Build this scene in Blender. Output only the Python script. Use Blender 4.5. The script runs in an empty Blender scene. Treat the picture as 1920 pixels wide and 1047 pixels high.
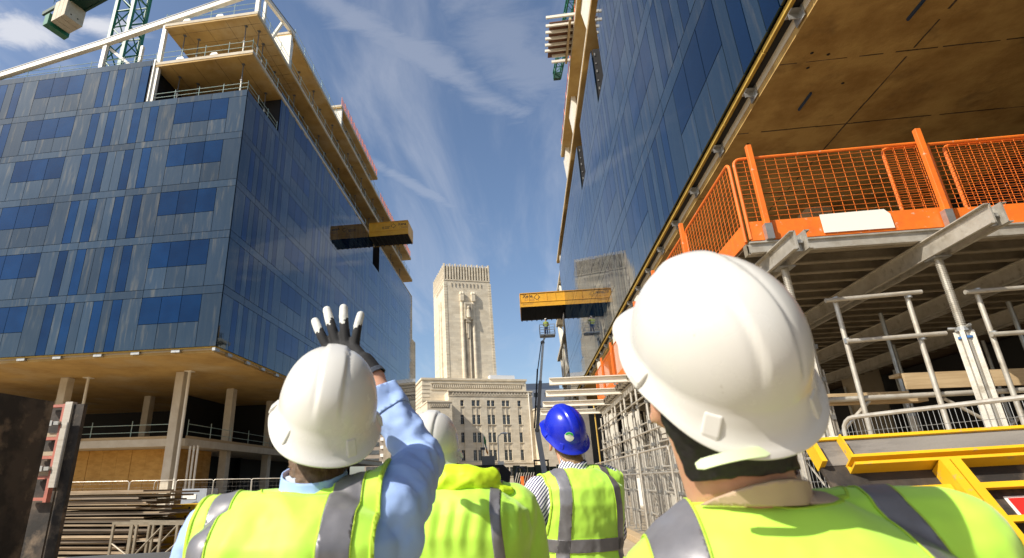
import bpy, bmesh, math, random
import numpy as np
from math import sin, cos, pi, sqrt, radians
from mathutils import Vector, Matrix, noise as mnoise

random.seed(7)
S = bpy.context.scene
COL = S.collection

# ------------------------------------------------------------------ camera
# X runs across the street to the right, Y along the street, Z up; the eye is 1.4 m above the ground
F_PX, CX, CY, EYE = 1038.0, 820.0, 523.0, 1.4
AX = np.array([[0.98823323, -0.0678986, -0.13705788],
               [0.15205353, 0.33898994, 0.92842099],
               [-0.01657724, -0.93833661, 0.34532534]])      # rows: world axes seen in the camera (right, down, forward)
cam_d = bpy.data.cameras.new('camera')
cam = bpy.data.objects.new('camera', cam_d)
COL.objects.link(cam)
cam.matrix_world = Matrix(((AX[0][0], -AX[0][1], -AX[0][2], 0), (AX[1][0], -AX[1][1], -AX[1][2], 0),
                           (AX[2][0], -AX[2][1], -AX[2][2], EYE), (0, 0, 0, 1)))
cam_d.sensor_fit = 'HORIZONTAL'
cam_d.sensor_width = 36.0
cam_d.lens = F_PX / 1920 * 36
cam_d.shift_x = (960 - CX) / 1920
cam_d.shift_y = -(523.5 - CY) / 1920
cam_d.clip_start = .05
cam_d.clip_end = 6000
cam_d.dof.use_dof = True
cam_d.dof.focus_distance = 6.0
cam_d.dof.aperture_fstop = 6.3
S.camera = cam

# ------------------------------------------------------------------ light
SUN = Vector((-.586, -.470, .665)).normalized()                  # towards the sun: behind the camera on the left
EL = math.asin(SUN.z)
W = bpy.data.worlds.new('World')
S.world = W
W.use_nodes = True
nt = W.node_tree
for n in list(nt.nodes): nt.nodes.remove(n)
def wn(t, **k):
    n = nt.nodes.new(t)
    for a, b in k.items(): setattr(n, a, b)
    return n
out = wn('ShaderNodeOutputWorld'); bg = wn('ShaderNodeBackground')
sky = wn('ShaderNodeTexSky', sky_type='NISHITA', sun_disc=False, sun_elevation=EL, sun_rotation=math.atan2(SUN.x, SUN.y) % (2 * pi),
         altitude=0, air_density=1.0, dust_density=1.6, ozone_density=2.2)
tc = wn('ShaderNodeTexCoord')
# thin streaks of cirrus and a few small puffs, laid on a plane high above the whole site
sep = wn('ShaderNodeSeparateXYZ'); nt.links.new(tc.outputs['Generated'], sep.inputs[0])
mx = wn('ShaderNodeMath', operation='MAXIMUM'); nt.links.new(sep.outputs['Z'], mx.inputs[0]); mx.inputs[1].default_value = .04
dx = wn('ShaderNodeMath', operation='DIVIDE'); nt.links.new(sep.outputs['X'], dx.inputs[0]); nt.links.new(mx.outputs[0], dx.inputs[1])
dy = wn('ShaderNodeMath', operation='DIVIDE'); nt.links.new(sep.outputs['Y'], dy.inputs[0]); nt.links.new(mx.outputs[0], dy.inputs[1])
pl = wn('ShaderNodeCombineXYZ'); nt.links.new(dx.outputs[0], pl.inputs[0]); nt.links.new(dy.outputs[0], pl.inputs[1])
def cloud(rot, scale, nscale, lo, hi, amt, rough=.6, dist=.6, loc=(0, 0, 0), detail=8):
    mp = wn('ShaderNodeMapping'); mp.inputs['Rotation'].default_value = (0, 0, radians(rot)); mp.inputs['Scale'].default_value = scale
    mp.inputs['Location'].default_value = loc
    nt.links.new(pl.outputs[0], mp.inputs[0])
    no = wn('ShaderNodeTexNoise'); no.inputs['Scale'].default_value = nscale; no.inputs['Detail'].default_value = detail
    no.inputs['Roughness'].default_value = rough; no.inputs['Distortion'].default_value = dist
    nt.links.new(mp.outputs[0], no.inputs['Vector'])
    mr = wn('ShaderNodeMapRange', interpolation_type='SMOOTHSTEP')
    mr.inputs['From Min'].default_value = lo; mr.inputs['From Max'].default_value = hi; mr.inputs['To Max'].default_value = amt
    nt.links.new(no.outputs['Fac'], mr.inputs['Value'])
    return mr
c1 = cloud(43, (3.0, .62, 1), 1.0, .44, .80, .34, .58, .5, loc=(.35, .2, 0))
def patch(cx, cy, deg, length, width, amt):       # one drifting cloud with soft ragged edges
    mp = wn('ShaderNodeVectorMath', operation='SUBTRACT'); mp.inputs[1].default_value = (cx, cy, 0); nt.links.new(pl.outputs[0], mp.inputs[0])
    m2 = wn('ShaderNodeMapping'); m2.vector_type = 'TEXTURE'; m2.inputs['Rotation'].default_value = (0, 0, radians(deg)); m2.inputs['Scale'].default_value = (length, width, 1)
    nt.links.new(mp.outputs[0], m2.inputs[0])
    le = wn('ShaderNodeVectorMath', operation='LENGTH'); nt.links.new(m2.outputs[0], le.inputs[0])
    no = wn('ShaderNodeTexNoise'); no.inputs['Scale'].default_value = 9; no.inputs['Detail'].default_value = 7; no.inputs['Roughness'].default_value = .65; no.inputs['Distortion'].default_value = .5
    st = wn('ShaderNodeMapping'); st.inputs['Rotation'].default_value = (0, 0, radians(-deg)); st.inputs['Scale'].default_value = (.45 if length > 2 * width else 1, 1, 1); nt.links.new(pl.outputs[0], st.inputs[0]); nt.links.new(st.outputs[0], no.inputs['Vector'])
    k = wn('ShaderNodeMath', operation='MULTIPLY_ADD'); nt.links.new(no.outputs['Fac'], k.inputs[0]); k.inputs[1].default_value = -2.6; nt.links.new(le.outputs['Value'], k.inputs[2])
    r = wn('ShaderNodeMapRange', interpolation_type='SMOOTHSTEP'); nt.links.new(k.outputs[0], r.inputs['Value'])
    r.inputs['From Min'].default_value = .1; r.inputs['From Max'].default_value = -1.1; r.inputs['To Max'].default_value = amt
    return r
ps = [c1, patch(-.22, 1.06, 50, .40, .05, .22), patch(-.30, .98, 55, .34, .03, .2), patch(-.31, 1.75, 58, .32, .035, .2), patch(.05, 1.12, 60, .3, .10, .16), patch(-1.09, .85, 15, .11, .06, .75), patch(-.90, .87, 25, .10, .035, .8), patch(1.4, -.3, 30, .5, .25, .6), patch(-1.6, -.6, 70, .6, .25, .5), patch(.9, 2.2, 20, .5, .2, .5), patch(-2.2, 1.4, 20, .5, .2, .5)]
cur = ps[0]
for q_ in ps[1:]:
    ad = wn('ShaderNodeMath', operation='MAXIMUM'); nt.links.new(cur.outputs[0], ad.inputs[0]); nt.links.new(q_.outputs[0], ad.inputs[1]); cur = ad
hz = wn('ShaderNodeMapRange'); hz.inputs['From Min'].default_value = .05; hz.inputs['From Max'].default_value = .3
nt.links.new(sep.outputs['Z'], hz.inputs['Value'])
cm = wn('ShaderNodeMath', operation='MULTIPLY'); nt.links.new(ad.outputs[0], cm.inputs[0]); nt.links.new(hz.outputs[0], cm.inputs[1])
mix = wn('ShaderNodeMix', data_type='RGBA'); nt.links.new(cm.outputs[0], mix.inputs['Factor'])
nt.links.new(sky.outputs[0], mix.inputs['A']); mix.inputs['B'].default_value = (5.6, 5.6, 5.8, 1)
nt.links.new(mix.outputs['Result'], bg.inputs['Color'])
bg.inputs['Strength'].default_value = .13
nt.links.new(bg.outputs[0], out.inputs[0])
sd = bpy.data.lights.new('sun', 'SUN'); sd.energy = 5.0; sd.angle = radians(.5); sd.color = (1, .93, .82)
so = bpy.data.objects.new('sun', sd); COL.objects.link(so)
so.rotation_euler = SUN.to_track_quat('Z', 'Y').to_euler()
so.location = (-40, -60, 80)
S.view_settings.view_transform = 'Standard'
S.view_settings.look = 'None'
S.view_settings.gamma = 1
S.view_settings.exposure = .28
S.view_settings.use_curve_mapping = False

# ------------------------------------------------------------------ object helpers
ROOT = {}
def link(o):
    COL.objects.link(o); return o
def tag(o, label=None, cat=None, group=None, kind=None):
    if label: o['label'] = label
    if cat: o['category'] = cat
    if group: o['group'] = group
    if kind: o['kind'] = kind
    return o
def thing(name, label, cat, loc=(0, 0, 0), group=None):
    o = link(bpy.data.objects.new(name, None)); o.location = loc; o.empty_display_size = .3
    ROOT[o] = np.array(loc, float)
    return tag(o, label, cat, group)

class MB:
    """collects world-space geometry and links it as ONE mesh object"""
    def __init__(s): s.v = []; s.f = []; s.n = 0
    def add(s, vs, fs):
        s.v.extend([tuple(map(float, p)) for p in vs]); s.f.extend([tuple(i + s.n for i in f) for f in fs]); s.n = len(s.v); return s
    def hexa(s, p):   # 8 corners: bottom ring then top ring
        return s.add(p, [(3, 2, 1, 0), (4, 5, 6, 7), (0, 1, 5, 4), (1, 2, 6, 5), (2, 3, 7, 6), (3, 0, 4, 7)])
    def box(s, x0, x1, y0, y1, z0, z1):
        return s.hexa([(x0, y0, z0), (x1, y0, z0), (x1, y1, z0), (x0, y1, z0), (x0, y0, z1), (x1, y0, z1), (x1, y1, z1), (x0, y1, z1)])
    def obox(s, o, u, v, w, a, b, c):   # box with its corner at o and edges a*u, b*v, c*w
        o, u, v, w = map(lambda q: np.array(q, float), (o, u, v, w)); u, v, w = u * a, v * b, w * c
        return s.hexa([o, o + u, o + u + v, o + v, o + w, o + u + w, o + u + v + w, o + v + w])
    def bar(s, p0, p1, w, h, up=(0, 0, 1)):
        p0, p1 = np.array(p0, float), np.array(p1, float); d = p1 - p0; d /= np.linalg.norm(d)
        a = np.cross(d, np.array(up, float)); a /= np.linalg.norm(a); b = np.cross(a, d)
        a, b = a * w / 2, b * h / 2
        return s.hexa([p0 - a - b, p0 + a - b, p0 + a + b, p0 - a + b, p1 - a - b, p1 + a - b, p1 + a + b, p1 - a + b])
    def tube(s, p0, p1, r, n=8, r1=None, caps=True):
        return s.path([p0, p1], r, n, caps=caps, r1=r1)
    def path(s, pts, r, n=8, caps=True, r1=None, closed=False):
        pts = [np.array(p, float) for p in pts]; k = len(pts)
        base = s.n; vs = []; fs = []
        d0 = pts[1] - pts[0]; up = np.array([0, 0, 1.]) if abs(d0[2]) < .9 * np.linalg.norm(d0) else np.array([1., 0, 0])
        a = np.cross(d0, up); a /= np.linalg.norm(a)
        for i, p in enumerate(pts):
            d = pts[min(i + 1, k - 1)] - pts[max(i - 1, 0)]; d /= np.linalg.norm(d)
            a = a - d * (a @ d); a /= np.linalg.norm(a); b = np.cross(d, a)
            rr = r if r1 is None else r + (r1 - r) * i / (k - 1)
            for j in range(n):
                t = 2 * pi * j / n; vs.append(p + (a * cos(t) + b * sin(t)) * rr)
        for i in range(k - 1):
            for j in range(n):
                fs.append((i * n + j, i * n + (j + 1) % n, (i + 1) * n + (j + 1) % n, (i + 1) * n + j))
        if caps:
            fs.append(tuple(range(n - 1, -1, -1))); fs.append(tuple((k - 1) * n + j for j in range(n)))
        return s.add(vs, fs)
    def prism(s, poly, z0, z1):   # poly in xy, counter-clockwise
        n = len(poly)
        return s.add([(x, y, z0) for x, y in poly] + [(x, y, z1) for x, y in poly],
                     [tuple(range(n - 1, -1, -1)), tuple(range(n, 2 * n))] + [(i, (i + 1) % n, n + (i + 1) % n, n + i) for i in range(n)])
    def extr(s, pts, dvec):       # planar polygon of 3-D points pushed along dvec
        n = len(pts); d = np.array(dvec, float); pts = [np.array(p, float) for p in pts]
        return s.add(pts + [p + d for p in pts],
                     [tuple(range(n - 1, -1, -1)), tuple(range(n, 2 * n))] + [(i, (i + 1) % n, n + (i + 1) % n, n + i) for i in range(n)])
    def sphere(s, c, r, n=10, m=7):
        c = np.array(c, float); r = np.array(r if np.ndim(r) else (r, r, r), float)
        vs = [c + r * (0, 0, 1)]; 
        for i in range(1, m):
            for j in range(n):
                a, b = pi * i / m, 2 * pi * j / n; vs.append(c + r * (sin(a) * cos(b), sin(a) * sin(b), cos(a)))
        vs.append(c - r * (0, 0, 1)); fs = [(0, 1 + j, 1 + (j + 1) % n) for j in range(n)]
        for i in range(m - 2):
            for j in range(n):
                p, q = 1 + i * n + j, 1 + i * n + (j + 1) % n; fs.append((p, p + n, q + n, q))
        e = 1 + (m - 2) * n; fs += [(e + (j + 1) % n, e + j, len(vs) - 1) for j in range(n)]
        return s.add(vs, fs)
    def mesh(s, name, off=(0, 0, 0), fix=True):
        me = bpy.data.meshes.new(name); o = np.array(off)
        me.from_pydata([tuple(np.array(p) - o) for p in s.v], [], s.f)
        if fix:
            bm = bmesh.new(); bm.from_mesh(me); bmesh.ops.recalc_face_normals(bm, faces=bm.faces); bm.to_mesh(me); bm.free()
        return me
    def build(s, name, mat, parent=None, smooth=False, bevel=0, seg=2, off=None, **t):
        o0 = ROOT[parent] if parent is not None else np.zeros(3)
        if off is not None: o0 = np.array(off, float)
        me = s.mesh(name, o0)
        ob = link(bpy.data.objects.new(name, me))
        if parent is not None: ob.parent = parent; ROOT[ob] = o0
        else: ob.location = o0; ROOT[ob] = o0
        if mat: me.materials.append(mat)
        if smooth: shade(me)
        if bevel:
            m = ob.modifiers.new('edge', 'BEVEL'); m.width = bevel; m.segments = seg; m.limit_method = 'ANGLE'; m.angle_limit = radians(40)
        return tag(ob, **t)
def shade(me, ang=40):
    me.polygons.foreach_set('use_smooth', [True] * len(me.polygons))
    me.set_sharp_from_angle(angle=radians(ang))
def copy_tree(o, parent=None):
    c = o.copy(); COL.objects.link(c)
    if parent is not None: c.parent = parent
    for ch in list(o.children): copy_tree(ch, c)
    return c
def inst(o, loc, label=None, rot=None, scale=None):
    c = copy_tree(o); c.location = loc
    if rot is not None: c.rotation_euler = rot
    if scale is not None: c.scale = scale
    if label: c['label'] = label
    return c
def piece(name, me, parent, mat=None):   # one more object that shares a mesh, laid under parent
    ob = link(bpy.data.objects.new(name, me)); ob.parent = parent; ROOT[ob] = ROOT[parent]
    return ob

# ------------------------------------------------------------------ materials
def mat(name, col, rough=.7, metal=0., col2=None, scale=3., lo=.35, hi=.7, bump=0., bscale=None, stretch=(1, 1, 1), spec=.5,
        coat=0., col3=None, scale3=.6, lo3=.5, hi3=.75, sheen=0., tint=None, rvar=0., bdist=.01, detail=6, var=0., roff=False):
    m = bpy.data.materials.new(name); m.use_nodes = True
    t = m.node_tree; b = t.nodes['Principled BSDF']
    b.inputs['Roughness'].default_value = rough; b.inputs['Metallic'].default_value = metal
    b.inputs['Specular IOR Level'].default_value = spec; b.inputs['Coat Weight'].default_value = coat; b.inputs['Coat Roughness'].default_value = .02
    b.inputs['Sheen Weight'].default_value = sheen
    if tint: b.inputs['Specular Tint'].default_value = (*tint, 1)
    b.inputs['Base Color'].default_value = (*col, 1)
    N, L = t.nodes.new, t.links.new
    c = N('ShaderNodeTexCoord'); mp = N('ShaderNodeMapping'); mp.inputs['Scale'].default_value = stretch; L(c.outputs['Object'], mp.inputs[0])
    if roff:      # alike pieces do not share one pattern
        oi0 = N('ShaderNodeObjectInfo'); rs = N('ShaderNodeVectorMath'); rs.operation = 'SCALE'; rs.inputs[0].default_value = (91, 57, 73)
        L(oi0.outputs['Random'], rs.inputs['Scale']); L(rs.outputs[0], mp.inputs['Location'])
    def nz(s, d=detail):
        n = N('ShaderNodeTexNoise'); n.inputs['Scale'].default_value = s; n.inputs['Detail'].default_value = d; n.inputs['Roughness'].default_value = .62
        L(mp.outputs[0], n.inputs['Vector']); return n
    cur = None
    def mixin(cur, c2, s, lo, hi):
        n = nz(s); r = N('ShaderNodeMapRange'); r.inputs['From Min'].default_value = lo; r.inputs['From Max'].default_value = hi
        L(n.outputs['Fac'], r.inputs['Value']); x = N('ShaderNodeMix'); x.data_type = 'RGBA'
        L(r.outputs[0], x.inputs['Factor'])
        if cur is None: x.inputs['A'].default_value = (*col, 1)
        else: L(cur, x.inputs['A'])
        x.inputs['B'].default_value = (*c2, 1); return x.outputs['Result']
    if col2: cur = mixin(cur, col2, scale, lo, hi)
    if col3: cur = mixin(cur, col3, scale3, lo3, hi3)
    if var:       # each object of its own slightly lighter or darker tone
        oi = N('ShaderNodeObjectInfo'); r = N('ShaderNodeMapRange'); r.inputs['To Min'].default_value = 1 - var; r.inputs['To Max'].default_value = 1 + var
        L(oi.outputs['Random'], r.inputs['Value']); x = N('ShaderNodeVectorMath'); x.operation = 'SCALE'
        if cur is None: x.inputs[0].default_value = col
        else: L(cur, x.inputs[0])
        L(r.outputs[0], x.inputs['Scale']); cur = x.outputs[0]
    if cur is not None: L(cur, b.inputs['Base Color'])
    if rvar:
        n = nz(scale * 1.7); r = N('ShaderNodeMapRange'); r.inputs['To Min'].default_value = max(0, rough - rvar); r.inputs['To Max'].default_value = min(1, rough + rvar)
        r.inputs['From Min'].default_value = .3; r.inputs['From Max'].default_value = .7
        L(n.outputs['Fac'], r.inputs['Value']); L(r.outputs[0], b.inputs['Roughness'])
    if bump:
        n = nz(bscale or scale * 4); bu = N('ShaderNodeBump'); bu.inputs['Strength'].default_value = bump; bu.inputs['Distance'].default_value = bdist
        L(n.outputs['Fac'], bu.inputs['Height']); L(bu.outputs[0], b.inputs['Normal'])
    return m
M = {}
M['concrete'] = mat('concrete', (.46, .39, .28), .85, col2=(.36, .29, .19), scale=.9, bump=.25, bscale=14, col3=(.52, .46, .36), scale3=.35, lo3=.52, hi3=.7)
M['soffit'] = mat('ochre_concrete', (.52, .34, .115), .8, col2=(.36, .215, .06), scale=.45, lo=.38, hi=.66, bump=.35, bscale=9, col3=(.54, .41, .22), scale3=.22, lo3=.5, hi3=.7)
M['soffit_raw'] = mat('raw_ochre_concrete', (.52, .345, .115), .8, col2=(.34, .20, .055), scale=1.1, lo=.40, hi=.64, bump=.6, bscale=7, bdist=.02, col3=(.17, .10, .035), scale3=1.0, lo3=.57, hi3=.78)
M['pale_concrete'] = mat('pale_concrete', (.60, .54, .43), .85, col2=(.50, .43, .32), scale=1.4, bump=.2, bscale=16)
M['stone'] = mat('limestone', (.68, .60, .455), .85, col2=(.60, .515, .375), scale=.35, lo=.4, hi=.62, bump=.15, bscale=3, col3=(.70, .63, .50), scale3=2.5, stretch=(1, 1, 2.2))
def courses(m, h=.62):      # each course of ashlar a little lighter or darker, with a thin joint
    t = m.node_tree; b = t.nodes['Principled BSDF']; N, L = t.nodes.new, t.links.new
    src = b.inputs['Base Color'].links[0].from_socket
    c = N('ShaderNodeTexCoord'); sp_ = N('ShaderNodeSeparateXYZ'); L(c.outputs['Object'], sp_.inputs[0])
    d = N('ShaderNodeMath'); d.operation = 'DIVIDE'; d.inputs[1].default_value = h; L(sp_.outputs['Z'], d.inputs[0])
    fl = N('ShaderNodeMath'); fl.operation = 'FLOOR'; L(d.outputs[0], fl.inputs[0]); fr_ = N('ShaderNodeMath'); fr_.operation = 'FRACT'; L(d.outputs[0], fr_.inputs[0])
    ax = N('ShaderNodeMath'); ax.operation = 'MULTIPLY_ADD'; L(sp_.outputs['X'], ax.inputs[0]); ax.inputs[1].default_value = .75; ay = N('ShaderNodeMath'); ay.operation = 'MULTIPLY'; L(sp_.outputs['Y'], ay.inputs[0]); ay.inputs[1].default_value = .33; L(ay.outputs[0], ax.inputs[2])
    of = N('ShaderNodeMath'); of.operation = 'MULTIPLY_ADD'; L(fl.outputs[0], of.inputs[0]); of.inputs[1].default_value = .37; L(ax.outputs[0], of.inputs[2])
    fx = N('ShaderNodeMath'); fx.operation = 'FLOOR'; L(of.outputs[0], fx.inputs[0])
    cb = N('ShaderNodeCombineXYZ'); L(fx.outputs[0], cb.inputs[0]); L(fl.outputs[0], cb.inputs[1])
    wn_ = N('ShaderNodeTexWhiteNoise'); L(cb.outputs[0], wn_.inputs['Vector'])
    r = N('ShaderNodeMapRange'); L(wn_.outputs['Value'], r.inputs['Value']); r.inputs['To Min'].default_value = .88; r.inputs['To Max'].default_value = 1.06
    gt = N('ShaderNodeMath'); gt.operation = 'GREATER_THAN'; L(fr_.outputs[0], gt.inputs[0]); gt.inputs[1].default_value = .07
    jr = N('ShaderNodeMapRange'); L(gt.outputs[0], jr.inputs['Value']); jr.inputs['To Min'].default_value = .88
    mu = N('ShaderNodeMath'); mu.operation = 'MULTIPLY'; L(r.outputs[0], mu.inputs[0]); L(jr.outputs[0], mu.inputs[1])
    sc = N('ShaderNodeVectorMath'); sc.operation = 'SCALE'; L(src, sc.inputs[0]); L(mu.outputs[0], sc.inputs['Scale']); L(sc.outputs[0], b.inputs['Base Color'])
courses(M['stone'])
M['stone_dark'] = mat('dark_limestone', (.36, .31, .23), .9, col2=(.24, .20, .15), scale=.5, lo=.4, hi=.62, bump=.15, bscale=4)  # darker limestone for recesses, friezes and the old church
M['glass'] = mat('vision_glass', (.003, .033, .095), .02, metal=.75, spec=.5, coat=.05, col2=(.002, .024, .072), scale=.5, bump=.05, bscale=.55, bdist=.12, detail=2, var=.25, roff=True)
M['spandrel'] = mat('spandrel_glass', (.027, .052, .080), .035, metal=.55, spec=.55, coat=.04, col2=(.038, .062, .086), scale=1.5, lo=.4, hi=.75, stretch=(3, 3, .35), bump=.05, bscale=.3, bdist=.08, detail=3, var=.2, col3=(.11, .115, .105), scale3=1.1, lo3=.54, hi3=.78, roff=True)
M['black'] = mat('matt_black', (.012, .012, .013), .8)
M['yellow_foam'] = mat('yellow_insulation', (.50, .33, .06), .8, col2=(.35, .22, .04), scale=2)
M['galv'] = mat('galvanised_steel', (.46, .46, .44), .42, metal=.75, col2=(.34, .34, .33), scale=9, rvar=.12)
M['white_steel'] = mat('white_painted_steel', (.76, .72, .62), .5, col2=(.66, .60, .48), scale=2.0, lo=.5, hi=.75)
M['grey_steel'] = mat('grey_painted_steel', (.12, .125, .13), .5)
M['tube'] = mat('scaffold_tube', (.58, .55, .48), .45, metal=.45, col2=(.44, .39, .31), scale=7, rvar=.12, col3=(.26, .17, .10), scale3=12, lo3=.63, hi3=.75)
M['teal'] = mat('teal_painted_tube', (.28, .47, .45), .5, col2=(.44, .44, .38), scale=5)
M['orange'] = mat('orange_powder_coat', (.78, .18, .016), .5, col2=(.66, .14, .018), scale=6, col3=(.62, .44, .30), scale3=16, lo3=.63, hi3=.72)
M['pale_wood'] = mat('bleached_timber', (.60, .56, .48), .8, col2=(.45, .40, .33), scale=3, stretch=(.6, 8, 8), bump=.2)
M['joist'] = mat('dark_grimy_aluminium', (.30, .255, .185), .55, metal=.25, col2=(.20, .165, .11), scale=5, rvar=.1, bump=.2, bscale=30)  # grime, plus darkening that stands for the shade under the deck
M['deck_under'] = mat('brown_deck_ply', (.13, .085, .045), .8, col2=(.08, .05, .028), scale=3, stretch=(.5, 3, 3))  # ply brown deepened to stand for shade on the deck underside
M['wood'] = mat('timber', (.50, .37, .21), .8, col2=(.36, .25, .13), scale=3, stretch=(.6, 8, 8), bump=.2)
M['plywood'] = mat('plywood', (.58, .32, .075), .75, col2=(.46, .235, .045), scale=1.6, stretch=(1, 1, 2.6), lo=.4, hi=.65, col3=(.20, .11, .03), scale3=5, lo3=.68, hi3=.75)
M['dark_ply'] = mat('dark_film_faced_ply', (.06, .045, .033), .7, col2=(.018, .015, .012), scale=2.2, lo=.42, hi=.58, bump=.5, bscale=14, col3=(.24, .175, .115), scale3=2.6, lo3=.52, hi3=.70)
M['grey_ply'] = mat('worn_grey_ply', (.21, .19, .165), .7, col2=(.10, .09, .08), scale=4, stretch=(1, 4, 4), lo=.42, hi=.68, bump=.3, bscale=16, col3=(.30, .275, .235), scale3=2)
M['yellow'] = mat('yellow_steel', (.78, .47, .015), .42, col2=(.68, .38, .015), scale=4, col3=(.34, .27, .16), scale3=17, lo3=.61, hi3=.72)
M['deck_yellow'] = mat('yellow_platform_steel', (.78, .40, .02), .5, col2=(.66, .32, .02), scale=2)
M['alu'] = mat('aluminium', (.56, .53, .46), .48, metal=.5, col2=(.42, .38, .31), scale=5, rvar=.12, col3=(.30, .265, .20), scale3=7, lo3=.56, hi3=.72, bump=.2, bscale=30)
M['crane'] = mat('green_crane_steel', (.010, .17, .085), .5, col2=(.006, .11, .06), scale=2)
M['crane_dark'] = mat('dark_green_steel', (.008, .05, .03), .6)
M['red'] = mat('red_paint', (.62, .055, .035), .5, col2=(.45, .05, .035), scale=6)
M['pink_steel'] = mat('faded_red_steel', (.52, .17, .12), .6, col2=(.36, .13, .10), scale=8)
M['white'] = mat('white_sign', (.80, .77, .70), .5)
M['ground'] = mat('site_ground', (.40, .32, .215), .95, col2=(.30, .235, .15), scale=.6, bump=.6, bscale=6, bdist=.05, col3=(.50, .42, .31), scale3=2.2)
M['ink'] = mat('dark_lettering', (.035, .025, .02), .6)
M['window'] = mat('window_glass', (.05, .055, .06), .08, spec=.7, var=.95, col2=(.02, .022, .025), scale=.8)
M['far_white'] = mat('pale_render', (.62, .64, .66), .8)
M['far_grey'] = mat('grey_cladding', (.30, .33, .37), .7)
# ------------------------------------------------------------------ ground
tag(MB().box(-400, 400, -120, 900, -.3, 0).build('ground', M['ground']), kind='structure')
hill = MB()

# ------------------------------------------------------------------ clad facades
CAMP = Vector((0, 0, EYE))
class Facade:
    """panels hung on one building; the ones that show largest become objects, the rest one joined part per kind"""
    def __init__(s, root): s.root = root; s.cells = {'glass_panel': [], 'spandrel_panel': [], 'fascia_panel': []}; s.cache = {}
    def add(s, kind, org, du, dn, u0, u1, z0, z1):
        g = .016
        c = Vector(org) + Vector(du) * ((u0 + u1) / 2) + Vector((0, 0, (z0 + z1) / 2))
        d = c - CAMP; w, h = u1 - u0 - 2 * g, z1 - z0 - 2 * g
        a = w * h * abs(d.normalized().dot(Vector(dn))) / d.length_squared
        s.cells[kind].append((a, c, du, dn, w, h))
    def panel(s, kind, w, h):
        k = (kind, round(w, 3), round(h, 3))
        if k not in s.cache:
            m = MB().hexa([(-w/2, 0, -h/2), (w/2, 0, -h/2), (w/2, .05, -h/2), (-w/2, .05, -h/2), (-w/2, 0, h/2), (w/2, 0, h/2), (w/2, .05, h/2), (-w/2, .05, h/2)])
            me = m.mesh(kind); me.materials.append(M['glass'] if kind == 'glass_panel' else M['spandrel']); s.cache[k] = me
        return s.cache[k]
    def finish(s):
        rnd = random.Random(3); o0 = Vector(ROOT[s.root])
        for kind, cl in s.cells.items():
            cl.sort(key=lambda c: -c[0])
            rest = MB()
            for i, (a, c, du, dn, w, h) in enumerate(cl):
                rz = math.atan2(du[1], du[0])        # panel's local x runs along du, its local -y looks outward
                if i < 300:
                    o = piece(kind, s.panel(kind, w, h), s.root)
                    o.location = c - o0
                    o.rotation_euler = (rnd.gauss(0, .0011), 0, rz + rnd.gauss(0, .0011))
                else:
                    du_ = np.array(du); p = np.array(c) - du_ * w / 2 - np.array((0, 0, h / 2))
                    rest.obox(p, du, -np.array(dn), (0, 0, 1), w, .05, h)
            if rest.n: rest.build(kind, M['glass'] if kind == 'glass_panel' else M['spandrel'], s.root, kind='stuff')

def panel_row(F, org, du, dn, seq, mod, ua, ub, z0, z1, zs, band, start=0.):
    """one storey: seq lists the bays between u=ua and ub; W is a window over a spandrel, d glass, g spandrel, G double spandrel"""
    W_ = {'W': 2, 'G': 2, 'd': 1, 'g': 1}
    u = start; i = 0
    while u < ub - .2:
        k = seq[i % len(seq)]; i += 1; w = W_[k] * mod; a, b = max(u, ua), min(u + w, ub); u += w
        if b - a < .25: continue
        if k == 'W':
            F.add('spandrel_panel', org, du, dn, a, b, z0, zs); F.add('glass_panel', org, du, dn, a, b, zs, z1)
        else: F.add('glass_panel' if k == 'd' else 'spandrel_panel', org, du, dn, a, b, z0, z1)
    u = start - 8 * mod
    while u < ub:
        a, b = max(u, ua), min(u + 4 * mod, ub); u += 4 * mod
        if b - a > .2: F.add('fascia_panel', org, du, dn, a, b, z1, band)

def rail_run(m, pts, z, step=2.4, h=1.05, r=.027, post_over=.18, extra=()):
    """scaffold edge protection: posts and two rails along a line of points"""
    for p, q in zip(pts[:-1], pts[1:]):
        p, q = np.array(p, float), np.array(q, float); L = np.linalg.norm(q - p); n = max(1, round(L / step))
        for i in range(n + 1):
            c = p + (q - p) * i / n; m.tube((c[0], c[1], z), (c[0], c[1], z + h + post_over), r, 6)
        for t in (.5, 1.):
            m.tube((*p, z + h * t), (*q, z + h * t), r * .9, 6)

# ================================================================== LEFT BUILDING
LB = thing('office_building', 'unfinished office block on the left, grey and blue glass front over bare concrete columns', 'building', (-30, 45, 0))
F = Facade(LB)
XF, YF = -19., 32.
tops = [13.92, 17.92, 21.92, 25.92, 29.65, 33.72]
bot = [9.78] + tops[:-1]
front = ((XF, YF, 0), (-1, 0, 0), (0, -1, 0)); street = ((XF, YF, 0), (0, 1, 0), (1, 0, 0))
SEQF = 'GWWWGdgdggdgd'; SEQS = 'GdgdggdgdGWWW'
for k in range(6):
    z0, zt = bot[k], tops[k]; z1 = zt - .57
    ua = 8.42 if k == 5 else .02
    panel_row(F, *front, SEQF, .72, ua, 42, z0, z1, z1 - 1.87, zt)
    ub = 67.3 if k < 4 else 64.2
    if k < 5: panel_row(F, *street, SEQS, .72, .02, ub, z0, z1, z1 - 1.87, zt)
    else:
        panel_row(F, *street, SEQS, .72, 5.45, 36.3, z0, z1, z1 - 1.87, zt)
        panel_row(F, *street, SEQS, .72, 39.8, ub, z0, z1, z1 - 1.87, zt)
F.finish()
m = MB()
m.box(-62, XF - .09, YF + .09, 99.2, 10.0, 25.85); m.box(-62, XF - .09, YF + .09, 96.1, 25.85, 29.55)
m.box(-62, -27.5, YF + .09, 96.1, 29.55, 33.6); m.box(-27.5, XF - .09, 37.5, 68.2, 29.55, 33.55); m.box(-27.5, XF - .09, 71.9, 96.1, 29.55, 33.55)
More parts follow.
